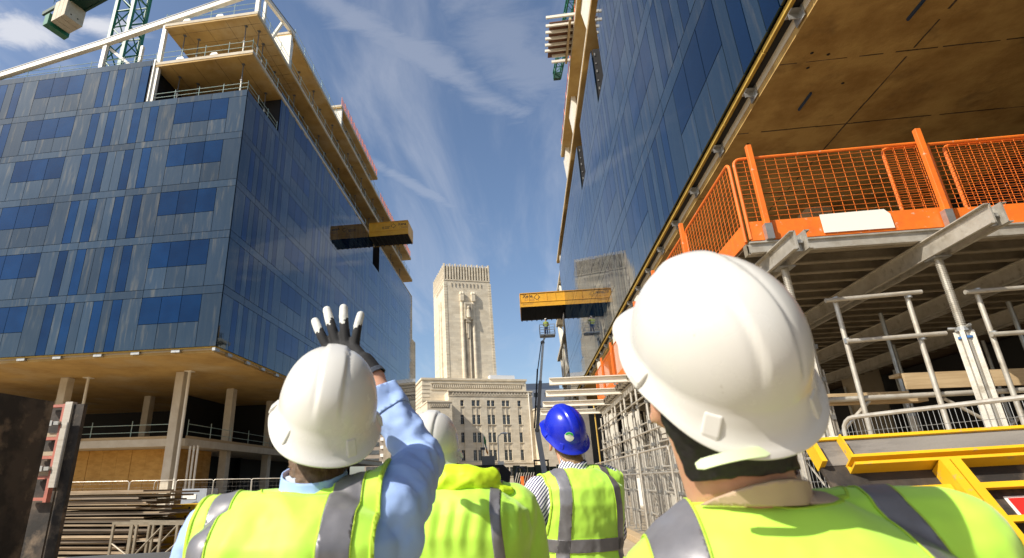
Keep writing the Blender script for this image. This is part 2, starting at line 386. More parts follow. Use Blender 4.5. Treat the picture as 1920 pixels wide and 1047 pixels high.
m.box(-44, -27.2, 52, 96, 33.6, 43)
m.build('dark_backing', M['black'], LB)
m = MB().box(-27.52, -27.42, YF - .05, 37.4, 29.66, 33.72); m.build('end_trim', M['black'], LB)
m = MB().box(-27.40, -27.30, YF - .07, YF + .05, 29.66, 33.74); m.build('corner_trim', M['white_steel'], LB)
# floor slabs, each with its pale cast edge
def slab(parent, x0, x1, y0, y1, z0, th=.32, soff='soffit', edge='pale_concrete'):
    MB().box(x0, x1, y0, y1, z0, z0 + th * .4).build('floor_slab', M[soff], parent)
    e = .03
    MB().box(x0 - e if x0 < 0 and False else x0, x1 + e if x1 < 0 else x1, y0 - e, y1, z0 + th * .4, z0 + th).build('slab_edge', M[edge], parent)
slab(LB, -62, XF - .28, YF + .3, 99, 9.45, .42)
slab(LB, -27.3, XF, YF, 68.0, 33.02, .42)
slab(LB, -27.3, XF, 72.0, 96, 33.75, .2)
slab(LB, -27.1, XF, YF, 96.3, 36.95, .42)
slab(LB, -27, XF, 38.2, 95, 40.85, .42)
slab(LB, -27, XF, 52.7, 69.8, 43.6, .40)
# joints left by the shuttering boards in the soffits
m = MB()
for i in range(7): m.box(-27.2 + 0 * i, XF - .1, YF + .8 + i * 1.22, YF + .812 + i * 1.22, 36.938, 36.95)
for i in range(4): m.box(-25.6 + i * 1.9, -25.585 + i * 1.9, YF + .1, YF + 9, 36.938, 36.95); m.box(-26 + i * 1.9, -25.985 + i * 1.9, YF + .1, YF + 5.4, 33.008, 33.02)
m.build('board_joints', M['dark_ply'], LB)
MB().extr([(XF, 38.2, 37.37), (XF, 38.2, 40.85), (XF - 2.4, 38.2, 40.85), (XF - 1.2, 38.2, 37.37)], (0, .35, 0)).build('end_wall', M['white_steel'], LB)
MB().extr([(XF, 52.9, 41.27), (XF, 52.9, 43.6), (XF - 2.6, 52.9, 43.6), (XF - 1.6, 52.9, 41.27)], (0, .35, 0)).build('end_wall', M['white_steel'], LB)
# ground floor frame
for (x, y) in [(-25, 38), (-25.3, 46), (-25.3, 54), (-25.3, 62), (-25.3, 70), (-25.3, 78), (-34.6, 38), (-44, 38), (-34.6, 48), (-44, 48)]:
    MB().box(x - .33, x + .33, y - .36, y + .36, 0, 9.45).build('column', M['pale_concrete'], LB, bevel=.03, seg=1)
for (x, y, z0, z1) in [(-24.2, 37.6, .3, 9.45), (-33.0, 38.2, 4.7, 9.45), (-24.1, 38.8, 0, 4.2), (-23.8, 38.8, 0, 4.2), (-23.5, 38.8, 0, 4.2)]:
    m = MB().tube((x, y, z0), (x, y, z1), .11 if z1 > 5 else .08, 10)
    if z1 > 5: m.box(x - .28, x + .28, y - .28, y + .28, z1 - .06, z1 - .001)
    m.build('temporary_post', M['white_steel'], LB, smooth=True)
MB().box(-62, -24.35, 38.42, 97, 4.2, 4.72).build('deck_slab', M['pale_concrete'], LB)
m = MB(); m.box(-62, -24.9, 38.46, 38.52, 4.725, 4.92); m.box(-24.46, -24.4, 38.6, 97, 4.725, 4.92); m.build('toe_board', M['wood'], LB)
m = MB()
for i in range(26):
    x0 = -26.6 - i * 1.24; 
    m.box(x0 - 1.22, x0, 41.0 + (i % 3) * .012, 41.05 + (i % 3) * .012, 1.9, 4.19); m.box(x0 - 1.22, x0, 41.0 + (i % 2) * .015, 41.05 + (i % 2) * .015, 0, 1.88)
for j in range(4): m.box(-26.6, -26.55, 41.1 + j * 1.23, 42.3 + j * 1.23, 0, 4.19)
m.build('plywood_hoarding', M['plywood'], LB)
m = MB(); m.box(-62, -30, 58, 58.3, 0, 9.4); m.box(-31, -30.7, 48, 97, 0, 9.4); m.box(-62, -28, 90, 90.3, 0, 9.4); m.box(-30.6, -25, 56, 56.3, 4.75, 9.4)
m.build('dark_backing', M['black'], LB)  # walls coloured black to stand for the deep shade under the soffit
m = MB(); m.box(-62, XF - .06, YF + .02, YF + .1, 9.70, 9.77); m.box(XF - .12, XF - .03, YF + .12, 99, 9.70, 9.77); m.build('insulation_strip', M['yellow_foam'], LB)
for x in [-21.85, -24.7, -27.4, -30.4, -33.1, -35.9, -38.8]:
    MB().box(x - .3, x + .3, YF + .06, YF + .28, 9.52, 9.69).build('bracket', M['galv'], LB)
for y in [32.25, 33.9, 36.5, 38.9, 41.4, 43.9, 46.4, 48.9]:
    MB().box(XF - .26, XF - .05, y - .28, y + .28, 9.50, 9.69).build('bracket', M['galv'], LB)
# edge protection of the open floors
def rails(name, pts, z, mt='teal', **k):
    m = MB(); rail_run(m, pts, z, **k); return m.build(name, M[mt], LB, smooth=True)
rails('guard_rail', [(-62, 38.6), (-25.6, 38.6)], 4.72, step=3.4, post_over=.3)
rails('guard_rail', [(-24.5, 38.8), (-24.5, 80)], 4.72, step=3.1, post_over=.3)
rails('guard_rail', [(-27.2, YF + .12), (XF - .1, YF + .12), (XF - .1, 37.3)], 29.66, step=2.0, h=.75)
rails('guard_rail', [(-27.2, YF + .12), (XF - .12, YF + .12), (XF - .12, 67)], 33.44, step=2.3)
rails('guard_rail', [(-27.2, YF + .12), (XF - .12, YF + .12), (XF - .12, 94)], 37.37, step=2.3)
rails('guard_rail', [(XF - .12, 39.2), (XF - .12, 93)], 41.27, step=2.4)
rails('guard_rail', [(-60, YF + .2), (-27.5, YF + .2)], 33.72, step=2.9, h=.8)
# orange mesh guards of the top floor
m = MB()
for (y0, y1, z) in [(53, 69.6, 44.0), (72, 94.6, 41.27)]:
    n = round((y1 - y0) / 1.3)
    for i in range(n + 1):
        y = y0 + (y1 - y0) * i / n; m.box(XF - .1, XF - .05, y - .03, y + .03, z, z + 1.3)
        if i < n:
            yn = y0 + (y1 - y0) * (i + 1) / n
            for j in range(7): m.tube((XF - .08, y, z + .05 + j * .19), (XF - .08, yn, z + .05 + j * .19), .011, 4)
            for j in range(1, 6): m.tube((XF - .08, y + (yn - y) * j / 6, z + .05), (XF - .08, y + (yn - y) * j / 6, z + 1.2), .009, 4)
m.build('mesh_guard', M['orange'], LB)
# white roof-edge steel that climbs to the corner
pts = [(-60, YF + .15, 30.4), (-41.8, YF + .15, 34.35), (-32.8, YF + .15, 36.3), (-27.1, YF + .15, 37.75), (-19.1, YF + .15, 39.75)]
for p, q in [(pts[0], pts[2]), (pts[2], pts[3]), (pts[3], pts[4])]:
    MB().bar(p, q, .38, .46).build('roof_beam', M['white_steel'], LB, bevel=.02, seg=1)
    MB().bar((p[0], p[1] - .02, p[2] + .28), (q[0], q[1] - .02, q[2] + .28), .40, .09).build('roof_capping', M['grey_steel'], LB)
for p, q in [((XF - .2, YF + .1, 39.9), (XF - .2, 39.1, 41.75)), ((XF - .2, 39.1, 41.75), (XF - .2, 60, 41.75))][:1]:
    MB().bar(p, q, .3, .34).build('roof_beam', M['white_steel'], LB); MB().bar((p[0], p[1], p[2] + .22), (q[0], q[1], q[2] + .22), .34, .09).build('roof_capping', M['grey_steel'], LB)
for (x, z0, z1) in [(-32.4, 33.7, 36.2), (-27.15, 29.7, 37.7), (-19.15, 37.3, 39.8)]:
    MB().bar((x, YF + .2, z0), (x, YF + .2, z1), .32, .3, up=(0, 1, 0)).build('roof_post', M['white_steel'], LB)
for a, b in [((-32.2, YF + .5, 36.0), (-29.6, YF + .9, 33.7)), ((-30.2, YF + 1.6, 33.7), (-30.2, YF + 1.6, 37.0)), ((XF - .3, 33.6, 37.3), (XF - .3, 33.6, 40)), ((XF - 1.6, 36.2, 37.3), (XF - .3, 36.8, 40.9)), ((XF - .3, 38.9, 37.3), (XF - .3, 39.1, 41.7))]:
    MB().bar(a, b, .22, .26, up=(0, 1, 0.01)).build('roof_brace', M['white_steel'], LB)
for x in (-25.2, -22.3): 
    for z in (37.42, 33.5): MB().extr([(x - .35, YF - .02, z), (x + .35, YF - .02, z), (x + .2, YF - .02, z + .2), (x - .2, YF - .02, z + .2)], (0, .25, 0)).build('clamp_block', M['white'], LB)
# adjustable steel props standing on the open floors
def prop_mesh(h, col):
    m = MB().tube((0, 0, 0), (0, 0, h * .52), .055, 7); m.box(-.1, .1, -.1, .1, 0, .02)
    a = m.mesh('prop'); a.materials.append(col); 
    return a
ORD = 'first second third fourth fifth sixth seventh eighth ninth tenth eleventh twelfth thirteenth fourteenth fifteenth sixteenth seventeenth eighteenth'.split()
PG = 'adjustable props between the open floors of the left block'
def add_prop(x, y, z, h, lab):
    t = MB().tube((x, y, z), (x, y, z + h * .53), .06, 7).build('steel_prop', M['white_steel'], None, smooth=True, off=(x, y, z), label=lab, cat='prop', group=PG)
    m = MB(); m.tube((x, y, z + h * .53), (x, y, z + h - .03), .042, 6); m.box(x - .12, x + .12, y - .12, y + .12, z + h - .03, z + h - .002); m.box(x - .08, x + .08, y - .08, y + .08, z + h * .52, z + h * .55)
    m.build('inner_tube', M['grey_steel'], t, smooth=True)
for i, (x, y) in enumerate([(-26, 33.4), (-25.0, 34.4), (-20.2, 32.9), (-20.0, 36.5)]): add_prop(x, y, 29.6, 3.40, ORD[i] + ' steel prop from the left in the dark corner recess of the left block')
for i, (x, y) in enumerate([(-25.9, 33.0), (-25.0, 33.6), (-20.4, 32.9), (-19.6, 33.6)]): add_prop(x, y, 33.44, 3.50, ORD[i] + ' steel prop from the left on the open floor above the corner recess')
for i in range(17): add_prop(XF - .9 - (i % 2) * .5, 35 + i * 3.4, 33.44, 3.50, ORD[i] + ' steel prop from the near corner along the lowest open floor of the left block')
for i in range(18): add_prop(XF - .8 - (i % 2) * .4, 40 + i * 3.05, 37.37, 3.47, ORD[i] + ' steel prop from the near end along the middle open floor of the left block')
for i in range(9): add_prop(XF - .9, 53.8 + i * 1.8, 41.27, 2.32, ORD[i] + ' steel prop from the near end under the topmost roof slab of the left block')

# ================================================================== RIGHT BUILDING
RB = thing('office_building', 'blue glass office block on the right, oversailing the street on a raw concrete soffit', 'building', (12, 30, 0))
F = Facade(RB); XR = 5.4
rstreet = ((XR, 0, 0), (0, 1, 0), (-1, 0, 0))
b0 = [9.78, 13.52, 17.45, 21.3]; b1 = [12.92, 16.82, 20.72, 24.5]; b2 = [13.52, 17.45, 21.3, 25.08]
SEQR = 'WWWGdgdgdg'; 
for k in range(4):
    st = [-.2, -3.9, -.9, -5.2][k] - 6.0
    yend = 62.4
    spans = [(-6, yend)] if k < 3 else [(-6, 24.7), (27.0, 34.6), (37.1, yend)]
    for a, b in spans: panel_row(F, *rstreet, SEQR, .634, a, b, b0[k], b1[k], b0[k] + 1.45, b2[k], start=st)
F.finish()
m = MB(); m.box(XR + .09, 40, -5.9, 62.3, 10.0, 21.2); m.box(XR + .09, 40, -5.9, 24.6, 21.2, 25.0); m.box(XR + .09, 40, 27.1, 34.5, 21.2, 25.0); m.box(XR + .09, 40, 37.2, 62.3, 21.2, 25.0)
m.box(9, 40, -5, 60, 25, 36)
m.build('dark_backing', M['black'], RB)
for y0, y1 in [(24.7, 27.0), (34.6, 37.1)]:     # bare edge of the cladding at the two openings
    m = MB(); m.box(XR + .05, XR + .5, y1 - .02, y1 + .05, 21.3, 25.1); m.build('opening_jamb', M['black'], RB)
    for i in range(6): MB().box(XR + .10, XR + .17, y1 - .06, y1 - .03, 21.6 + i * .6, 21.68 + i * .6 + .1 * (i % 2)).build('fixing_bracket', M['galv'], RB)
SOFF = MB().box(XR + .28, 45, -6, 63, 9.35, 9.5).build('soffit_slab', M['soffit_raw'], RB)
MB().box(XR + .26, 45, -6.02, 63, 9.5, 9.85).build('slab_edge', M['pale_concrete'], RB)
rb_ = random.Random(17)
m = MB()        # casting lines across the soffit, standing a little proud
for y in (3.2, 6.6, 8.35, 10.15, 12.6, 16, 20, 25, 31):
    x = XR + .3
    while x < 14: w = rb_.uniform(.2, .9); m.box(x, x + w, y + rb_.uniform(-.012, .012), y + .016 + rb_.uniform(0, .012), 9.343, 9.351); x += w + (rb_.uniform(.02, .3) if rb_.random() < .35 else -.01)
y = 4.
while y < 30: w = rb_.uniform(.2, .8); m.box(8.15 + rb_.uniform(-.01, .01), 8.17 + rb_.uniform(0, .012), y, y + w, 9.343, 9.3515); y += w + (.25 if rb_.random() < .3 else 0)
m.build('casting_joint', M['dark_ply'], RB, kind='stuff')
for x, y, l in ((7.55, 8.7, .55), (6.75, 11.2, .6), (9.2, 7.0, .5)): MB().bar((x, y, 9.32), (x + .0, y + l, 9.32), .035, .05).build('cast_in_channel', bpy.data.materials.get('blue_channel') or mat('blue_channel', (.02, .05, .11), .5), RB)
m = MB()
for x, y in ((6.2, 9.9), (6.32, 10.35), (6.55, 10.0), (7.3, 11.0), (6.1, 13.1)): m.sphere((x, y, 9.345), (.035, .035, .015), 6, 4)
m.build('tie_holes', M['black'], RB)
rb_rnd = random.Random(5); y = -6.
while y < 62: 
    L = rb_rnd.uniform(.9, 2.6); MB().box(XR + .03, XR + .10, y, min(y + L - .03, 62), 9.66, 9.775).build('insulation_strip', M['yellow_foam'], RB); y += L
MB().box(XR + .12, XR + .26, -6, 62, 9.68, 9.775).build('gap_shade_strip', M['black'], RB)  # dark strip standing for shade in the gap behind the cladding edge
y = 2.2
while y < 60:
    m = MB(); m.box(XR + .06, XR + .26, y - .14, y + .14, 9.60, 9.615); m.box(XR + .235, XR + .257, y - .17, y + .17, 9.40, 9.66); m.box(XR + .06, XR + .24, y - .012, y + .012, 9.47, 9.60)
    m.build('bracket', M['galv'], RB); y += 2.28
def rslab(y0, y1, z, x0=XR):
    MB().box(x0 + .02, 40, y0, y1, z, z + .13).build('floor_slab', M['soffit'], RB); MB().box(x0, 40, y0 - .02, y1 + .02, z + .13, z + .36).build('slab_edge', M['pale_concrete'], RB)
rslab(-5.5, 66, 26.9); rslab(-5.5, 48.2, 31.1, XR - .05)
for y in (27.5, 39.0, 46.5): MB().extr([(XR + .25, y, 27.3), (XR + .25, y + .9, 27.3), (XR + .25, y + 2.6, 31.1), (XR + .25, y, 31.1)], (.35, 0, 0)).build('wall_column', M['white_steel'], RB)
for y in (30, 41, 50, 58): MB().box(XR + .35, XR + .75, y, y + 1.0, 25.0, 26.9).build('wall_column', M['white_steel'], RB)
m = MB(); rail_run(m, [(XR + .08, 10), (XR + .08, 47.5)], 31.46, step=2.4); m.build('guard_rail', M['orange'], RB)
# the unclad far end: floors stepping out on inclined white frames
for z, y1, dxx in [(13.3, 78, .1), (17.3, 80, -.1), (21.3, 76, -.1), (24.4, 70, 0)]:
    MB().box(XR + dxx, 30, 62.6, y1, z, z + .4).build('slab_edge', M['pale_concrete'], RB)
for i, (y0, y1, za, zb) in enumerate([(63.2, 66.5, 9.8, 13.3), (70, 67.5, 9.8, 13.3), (64, 68, 13.7, 17.3), (73.5, 70, 13.7, 17.3), (66.5, 63.2, 17.7, 21.3), (72, 75, 17.7, 21.3), (63.3, 67, 21.7, 24.4)]):
    MB().extr([(XR + .1, y0, za), (XR + .1, y0 + 1.6, za), (XR + .1, y1 + 1.2, zb), (XR + .1, y1, zb)], (.5, 0, 0)).build('raking_frame', M['white_steel'], RB)
for y in (62.8, 70.2, 77.0): MB().box(XR + .2, XR + .8, y, y + .8, 0, 26.8 if y < 65 else 17.3).build('column', M['white_steel'], RB)
MB().box(XR + 3, 30, 63, 79, .1, 24).build('dark_backing', M['black'], RB)
# ground floor inside: black sheets for the deep shade and columns far under the soffit
m = MB(); m.box(8, 8.3, -6, 6.3, 0, 9.34); m.box(22, 22.3, -6, 62, 0, 9.3); m.box(13.5, 13.7, 10, 34, 4.25, 9.34); m.box(10.4, 10.6, 9, 34, 0, 4.1); m.box(8.5, 22, 34, 34.3, 0, 9.3); m.build('dark_backing', M['black'], RB)  # near sheet, out of view, added to block bounced light from the soffit
for x, y in [(9.6, 17.5), (9.6, 27), (17, 12), (17, 22)]: MB().box(x - .35, x + .35, y - .35, y + .35, 0, 9.35).build('column', M['concrete'], RB, bevel=.03, seg=1)
for x, y in [(5.9, 25.7), (5.9, 33), (5.9, 41), (5.9, 57)]: MB().box(x - .35, x + .35, y - .35, y + .35, 0, 9.35).build('column', M['white_steel'], RB)

# ================================================================== LOADING PLATFORMS
def text_mesh(txt, size, depth=.004):
    cu = bpy.data.curves.new('t', 'FONT'); cu.body = txt; cu.size = size; cu.extrude = depth; cu.offset = size * .022; cu.align_x = 'LEFT'; cu.resolution_u = 3
    o = bpy.data.objects.new('t', cu); COL.objects.link(o); dg = bpy.context.evaluated_depsgraph_get(); dg.update()
    me = bpy.data.meshes.new_from_object(o.evaluated_get(dg)); bpy.data.objects.remove(o); return me
def text(txt, size, loc, rot, parent, m_, name='lettering', space=1.0):
    me = text_mesh(txt, size); me.materials.append(m_); o = link(bpy.data.objects.new(name, me)); o.parent = parent
    o.location = Vector(loc) - Vector(ROOT[parent]); o.rotation_euler = rot; ROOT[o] = ROOT[parent]; return o
def platform(label, x0, x1, y0, y1, z, h, label_left):
    """x0..x1 across the street, near side y0, underside z"""
    P = thing('loading_platform', label, 'loading platform', ((x0 + x1) / 2, (y0 + y1) / 2, z), 'yellow loading platforms')
    MB().box(x0, x1, y0, y1, z + .05, z + .25).build('deck', M['black'], P)
    m = MB(); n = 9
    for i in range(n): xx = x0 + .1 + (x1 - x0 - .2) * i / (n - 1); m.box(xx - .05, xx + .05, y0 + .05, y1 - .05, z - .12, z + .05)
    m.build('underside_beam', M['black'], P)
    for yy in (y0, y1):
        s = -1 if yy == y0 else 1
        MB().box(x0, x1, min(yy, yy + s * .06), max(yy, yy + s * .06), z + .02, z + h).build('side_panel', M['deck_yellow'], P)
        m = MB(); k = 5
        for i in range(k + 1):
            xx = x0 + (x1 - x0) * i / k; m.box(xx - .03, xx + .03, min(yy + s * .06, yy + s * .10), max(yy + s * .06, yy + s * .10), z + h * .38, z + h)
        m.box(x0, x1, min(yy + s * .06, yy + s * .11), max(yy + s * .06, yy + s * .11), z + h * .34, z + h * .38)
        m.box(x0, x1, min(yy + s * .001, yy + s * .14), max(yy + s * .001, yy + s * .14), z + h, z + h + .07)
        m.build('panel_frame', M['deck_yellow'], P)
    xe = x1 if label_left is False else x0
    MB().box(xe - .04, xe + .04, y0 + .05, y1 - .05, z + .02, z + h).build('end_gate', M['deck_yellow'], P)
    R90 = (pi / 2, 0, 0); yy = y0 - .066
    xa = x0 + .3 if label_left else x1 - 1.35
    text('Xena', .52, (xa, yy, z + h * .70), R90, P, M['ink']); text('Deck', .52, (xa + .18, yy, z + h * .45), R90, P, mat('faded_lettering', (.50, .25, .04), .6))
    xd = x0 + 1.85 if label_left else x1 - 2.0; zc = z + h * .69; r = .36
    MB().extr([(xd - r, yy + .003, zc), (xd, yy + .003, zc - r), (xd + r, yy + .003, zc), (xd, yy + .003, zc + r)], (0, -.006, 0)).build('diamond_emblem', M['ink'], P)
    r = .27; MB().extr([(xd - r, yy - .001, zc), (xd, yy - .001, zc - r), (xd + r, yy - .001, zc), (xd, yy - .001, zc + r)], (0, -.006, 0)).build('diamond_infill', M['deck_yellow'], P)
    xs = x0 + .3 if label_left else x1 - 3.55
    for i, ww in enumerate((1.05, .95)):
        m = MB(); q = random.Random(i); xx = xs
        while xx < xs + ww: w = q.uniform(.05, .12); zz = z + (.3 if label_left else h * .62) - i * .2 * (0 if label_left else 1) + (i * .0); m.box(xx, xx + w, yy - .003, yy + .003, zz, zz + .11); xx += w + .035
        if label_left and i: continue
        m.build('stencil_marks', M['ink'] if not label_left else mat('faded_stencil', (.42, .22, .04), .6), P)
    return P
platform('yellow loading platform jutting out of the right block above the boom lift', .50, 5.35, 59.4, 65.0, 19.42, 1.55, True)
platform('yellow loading platform jutting out of the upper floor of the left block', -18.95, -13.6, 66.0, 69.3, 32.6, 1.95, False)
# ================================================================== STONE TOWER AND ITS BUILDING
TH = radians(19.5); E1 = np.array([cos(TH), sin(TH), 0]); E2 = np.array([-sin(TH), cos(TH), 0]); P0 = np.array([-20.3, 150., 0]); EZ = np.array([0, 0, 1.])
def L(a, b, z): return P0 + E1 * a + E2 * b + EZ * z
def blk(m, a0, a1, b0, b1, z0, z1):
    return m.hexa([L(a0, b0, z0), L(a1, b0, z0), L(a1, b1, z0), L(a0, b1, z0), L(a0, b0, z1), L(a1, b0, z1), L(a1, b1, z1), L(a0, b1, z1)])
TW = thing('stone_tower', 'tall pale stone ventilation tower with a fluted crown and relief sculpture', 'tower', tuple(L(6.7, 7, 28)))
def fr(t): return .42 * (1 - t), 13.7 - .4 * (1 - t) * 0 - .38 * t    # slight taper
m = MB(); h0, h1 = 26.0, 57.0
A0, A1, Bd = .42, 14.3, 17.6
m.hexa([L(A0, 0, h0), L(A1, 0, h0), L(A1, Bd, h0), L(A0, Bd, h0), L(.0 + .1, .15, h1), L(13.9, .15, h1), L(13.9, 16.8, h1), L(.1, 16.8, h1)])
m.build('tower_shaft', M['stone'], TW)
m = MB(); blk(m, .35, 13.6, .45, 16.5, 57, 61.3); m.build('crown_wall', M['stone_dark'], TW)
m = MB(); blk(m, 0, 14.0, .02, 16.9, 56.75, 57.05); m.build('string_course', M['stone'], TW)
finm = None
m = MB(); n = 17
for i in range(n): a = .05 + (13.9 - .52) * i / (n - 1); blk(m, a, a + .42 + (.5 if i in (0, n - 1) else 0) * 0, 0, .5, 57.05, 61.6 + (.38 if i % 2 == 0 else .1))
for i in range(n): b = .1 + (16.8 - .6) * i / (n - 1); blk(m, 0, .45, b, b + .42, 57.05, 61.6 + (.38 if i % 2 == 0 else .1)); blk(m, 13.5, 13.98, b, b + .42, 57.05, 61.9)
m.build('crown_fins', M['stone'], TW, kind='stuff')
m = MB()
for i in range(9): a = 2.2 + i * 1.1; m.extr([L(a, .16, 55.9), L(a + .35, .16, 55.9), L(a + .18, .16, 54.7)], -E2 * .16)
for i in range(8): b = 2.0 + i * 1.3; m.extr([L(.12, b, 55.9), L(.12, b + .35, 55.9), L(.12, b + .18, 54.7)], -E1 * .1)
m.build('dentil_row', M['stone_dark'], TW, kind='stuff')
for a in (.0, 13.3):      # ribbed corner strips
    m = MB()
    for j in range(36): z = 27.5 + j * .8; f = (z - 26) / 31; aa = a + .42 * (1 - f) * (1 if a == 0 else 1); blk(m, aa + .05, aa + .85, -.10 + .15 * f, .5, z, z + .66)
    m.build('corner_rustication', M['stone'], TW, kind='stuff')
for a in (4.75, 8.1):      # the two tall half-round shafts with carved heads
    m = MB(); m.tube(L(a + .65, .1, 26.5), L(a + .45, .05, 52), .62, 12, r1=.5); m.build('half_column', M['stone'], TW, smooth=True)
    m = MB(); blk(m, a - .1, a + .95, -.75, .4, 50.4, 52.2); m.sphere(L(a + .15, -.35, 52.6), (.5, .45, .7), 8, 6); m.sphere(L(a + .75, -.35, 52.6), (.5, .45, .7), 8, 6); m.build('carved_capital', M['stone'], TW, smooth=True)
m = MB(); blk(m, 5.95, 8.2, -.15, .3, 26.5, 44.5); m.build('recess_panel', M['stone_dark'], TW)
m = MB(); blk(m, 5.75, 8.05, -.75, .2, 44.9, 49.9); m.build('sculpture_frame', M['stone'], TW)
m = MB(); blk(m, 6.1, 7.7, -.82, -.7, 45.3, 49.5); m.build('sculpture_recess', M['stone_dark'], TW)
m = MB(); m.sphere(L(6.9, -.85, 48.4), (.35, .3, .45)); m.tube(L(6.9, -.85, 47.9), L(6.9, -.85, 45.3), .35, 8, r1=.62); m.tube(L(6.5, -.85, 47.6), L(6.3, -.85, 45.8), .16, 6); m.tube(L(7.3, -.85, 47.6), L(7.5, -.85, 45.8), .16, 6); m.build('sculpture', M['stone'], TW, smooth=True)
m = MB(); blk(m, 6.2, 7.6, -.8, -.1, 44.0, 44.9); m.build('sculpture_bracket', M['stone_dark'], TW)
m = MB(); blk(m, 6.65, 6.95, -.55, 0, 39.5, 44.0); blk(m, 7.1, 7.35, -.45, 0, 26.5, 44); blk(m, 6.3, 6.5, -.45, 0, 40.8, 44); m.build('hanging_fillets', M['stone'], TW)
m = MB()                                                   # the same relief on the left face
for b in (5.2, 8.2): m.tube(L(.15, b, 27), L(.05, b, 51.5), .5, 10, r1=.42)
blk(m, -.35, .3, 6.0, 7.6, 44.8, 49.5); blk(m, -.3, .3, 6.5, 6.9, 39, 44.8)
m.build('side_relief', M['stone'], TW, smooth=True)
# the offices round its foot
PB = thing('stone_office_building', 'broad pale stone office building with rows of dark windows round the foot of the tower', 'building', tuple(L(7, 0, 0)))
m = MB(); blk(m, -7.24, 21.4, -4, 22, 0, 26.9); m.build('upper_wall', M['stone'], PB)
m = MB(); blk(m, -7.5, 21.65, -4.28, 22.2, 26.9, 27.4); m.build('cornice', M['stone'], PB)
m = MB(); 
for i in range(6): z = 20.3 + i * 1.0; blk(m, -7.30, -7.2, -3.9, 21, z, z + .12); blk(m, -7.2, -5.2, -4.07, -3.9, z, z + .12)
m.build('rusticated_bands', M['stone_dark'], PB)
m = MB(); blk(m, -4.6, 20.2, -4.05, -3.9, 24.75, 25.85); m.build('frieze_ground', M['stone_dark'], PB)
m = MB()
for i in range(46): a = -4.4 + i * .53; m.extr([L(a, -4.02, 24.85), L(a + .25, -4.02, 24.85), L(a + .5, -4.02, 25.75), L(a + .25, -4.02, 25.75)], -E2 * .14)
m.build('frieze_rope', M['stone'], PB, kind='stuff')
m = MB(); blk(m, -5.0, 20.6, -4.2, -3.9, 24.3, 24.5); blk(m, -5.0, 20.6, -4.2, -3.9, 26.0, 26.25); m.build('frieze_moulding', M['stone'], PB)
# main front, broken by windows: piers and spandrels really stand round the openings
ML, MR, MB_ = -1.23, 21.0, -9.0
cols = [(1.76, 2.62), (4.75, 5.65), (6.0, 6.9), (8.75, 9.65), (9.9, 10.8), (12.75, 13.65), (13.85, 14.75), (16.95, 17.85)]
rowz = [(19.5, 21.0), (15.0, 17.35), (10.6, 13.0), (6.3, 8.8), (2.6, 4.7)]
m = MB(); blk(m, ML, MR, MB_ + .55, 0, 0, 23.2); m.build('core_wall', M['stone'], PB)
m = MB(); edges = [ML] + [e for c in cols for e in c] + [MR]
for i in range(0, len(edges), 2): blk(m, edges[i], edges[i + 1], MB_, MB_ + .55, 5.9, 22.0)
m.build('pier_wall', M['stone'], PB)
for (a0, a1) in cols:
    zs = [22.0] + [z for r in rowz[:4] for z in (r[1], r[0])] + [5.9]
    for j in range(0, len(zs), 2):
        m = MB(); blk(m, a0, a1, MB_ + (.12 if 0 < j < 8 else 0), MB_ + .55, zs[j + 1], zs[j]); m.build('spandrel_stone', M['stone'], PB)
m = MB(); 
for e0, e1 in zip([ML - .3] + [c[1] for c in cols], [c[0] for c in cols] + [MR + .3]): blk(m, e0, e1, MB_ - .25, MB_ + .55, 0, 5.6)
for (a0, a1) in cols: blk(m, a0, a1, MB_ - .25, MB_ + .55, 4.7, 5.6); blk(m, a0, a1, MB_ - .25, MB_ + .55, 0, 2.6)
m.build('base_wall', M['stone'], PB)
m = MB(); blk(m, ML - .4, MR + .4, MB_ - .4, MB_ + .3, 5.6, 5.95); m.build('string_course', M['stone'], PB)
m = MB(); blk(m, ML - .2, MR + .2, MB_ - .22, MB_ + .5, 23.15, 23.45); m.build('cornice', M['stone'], PB)
m = MB(); blk(m, ML - .12, MR + .12, MB_ - .14, MB_ + .5, 22.0, 22.16); m.build('frieze_moulding', M['stone'], PB)
m = MB(); blk(m, ML, MR, MB_, MB_ + .5, 22.16, 23.15); m.build('frieze_ground', M['stone_dark'], PB)
m = MB()
for i in range(26):
    a = ML + .8 + i * .82; m.extr([L(a, MB_, 22.25), L(a + .22, MB_, 22.25), L(a + .6, MB_, 23.05), L(a + .38, MB_, 23.05)], -E2 * .14); m.extr([L(a + .6, MB_, 22.25), L(a + .8, MB_, 22.25), L(a + .6, MB_, 22.7), L(a + .42, MB_, 22.7)], -E2 * .14)
m.build('frieze_chevrons', M['stone'], PB, kind='stuff')
for (a0, a1) in cols:
    for (z0, z1) in rowz:
        m = MB(); blk(m, a0, a1, MB_ + .40, MB_ + .45, z0, z1); w = m.build('window', M['window'], PB)
        m = MB(); c = (a0 + a1) / 2; blk(m, c - .035, c + .035, MB_ + .36, MB_ + .40, z0, z1)
        for zz in ((z0 + (z1 - z0) * .72, ) if z1 - z0 > 2 else (z0 + (z1 - z0) * .5,)): blk(m, a0, c - .036, MB_ + .36, MB_ + .40, zz, zz + .07); blk(m, c + .036, a1, MB_ + .36, MB_ + .40, zz, zz + .07)
        m.build('window_bar', M['galv'], w)
        m = MB(); blk(m, a0 - .08, a1 + .08, MB_ - .10 - (.25 if z1 < 5 else 0), MB_ + .1 - (.25 if z1 < 5 else 0), z0 - .18, z0 - .002); m.build('sill', M['stone'], w)
m = MB()
for z in (6.9, 9.6, 14, 18.6): blk(m, 3.0, 3.08, MB_ - .06, MB_, 5.95, 22)
m = MB(); m.tube(L(20.0, MB_ - .25, 6), L(20.0, MB_ - .25, 23), .16, 6); m.build('rainwater_pipe', M['white_steel'], PB)
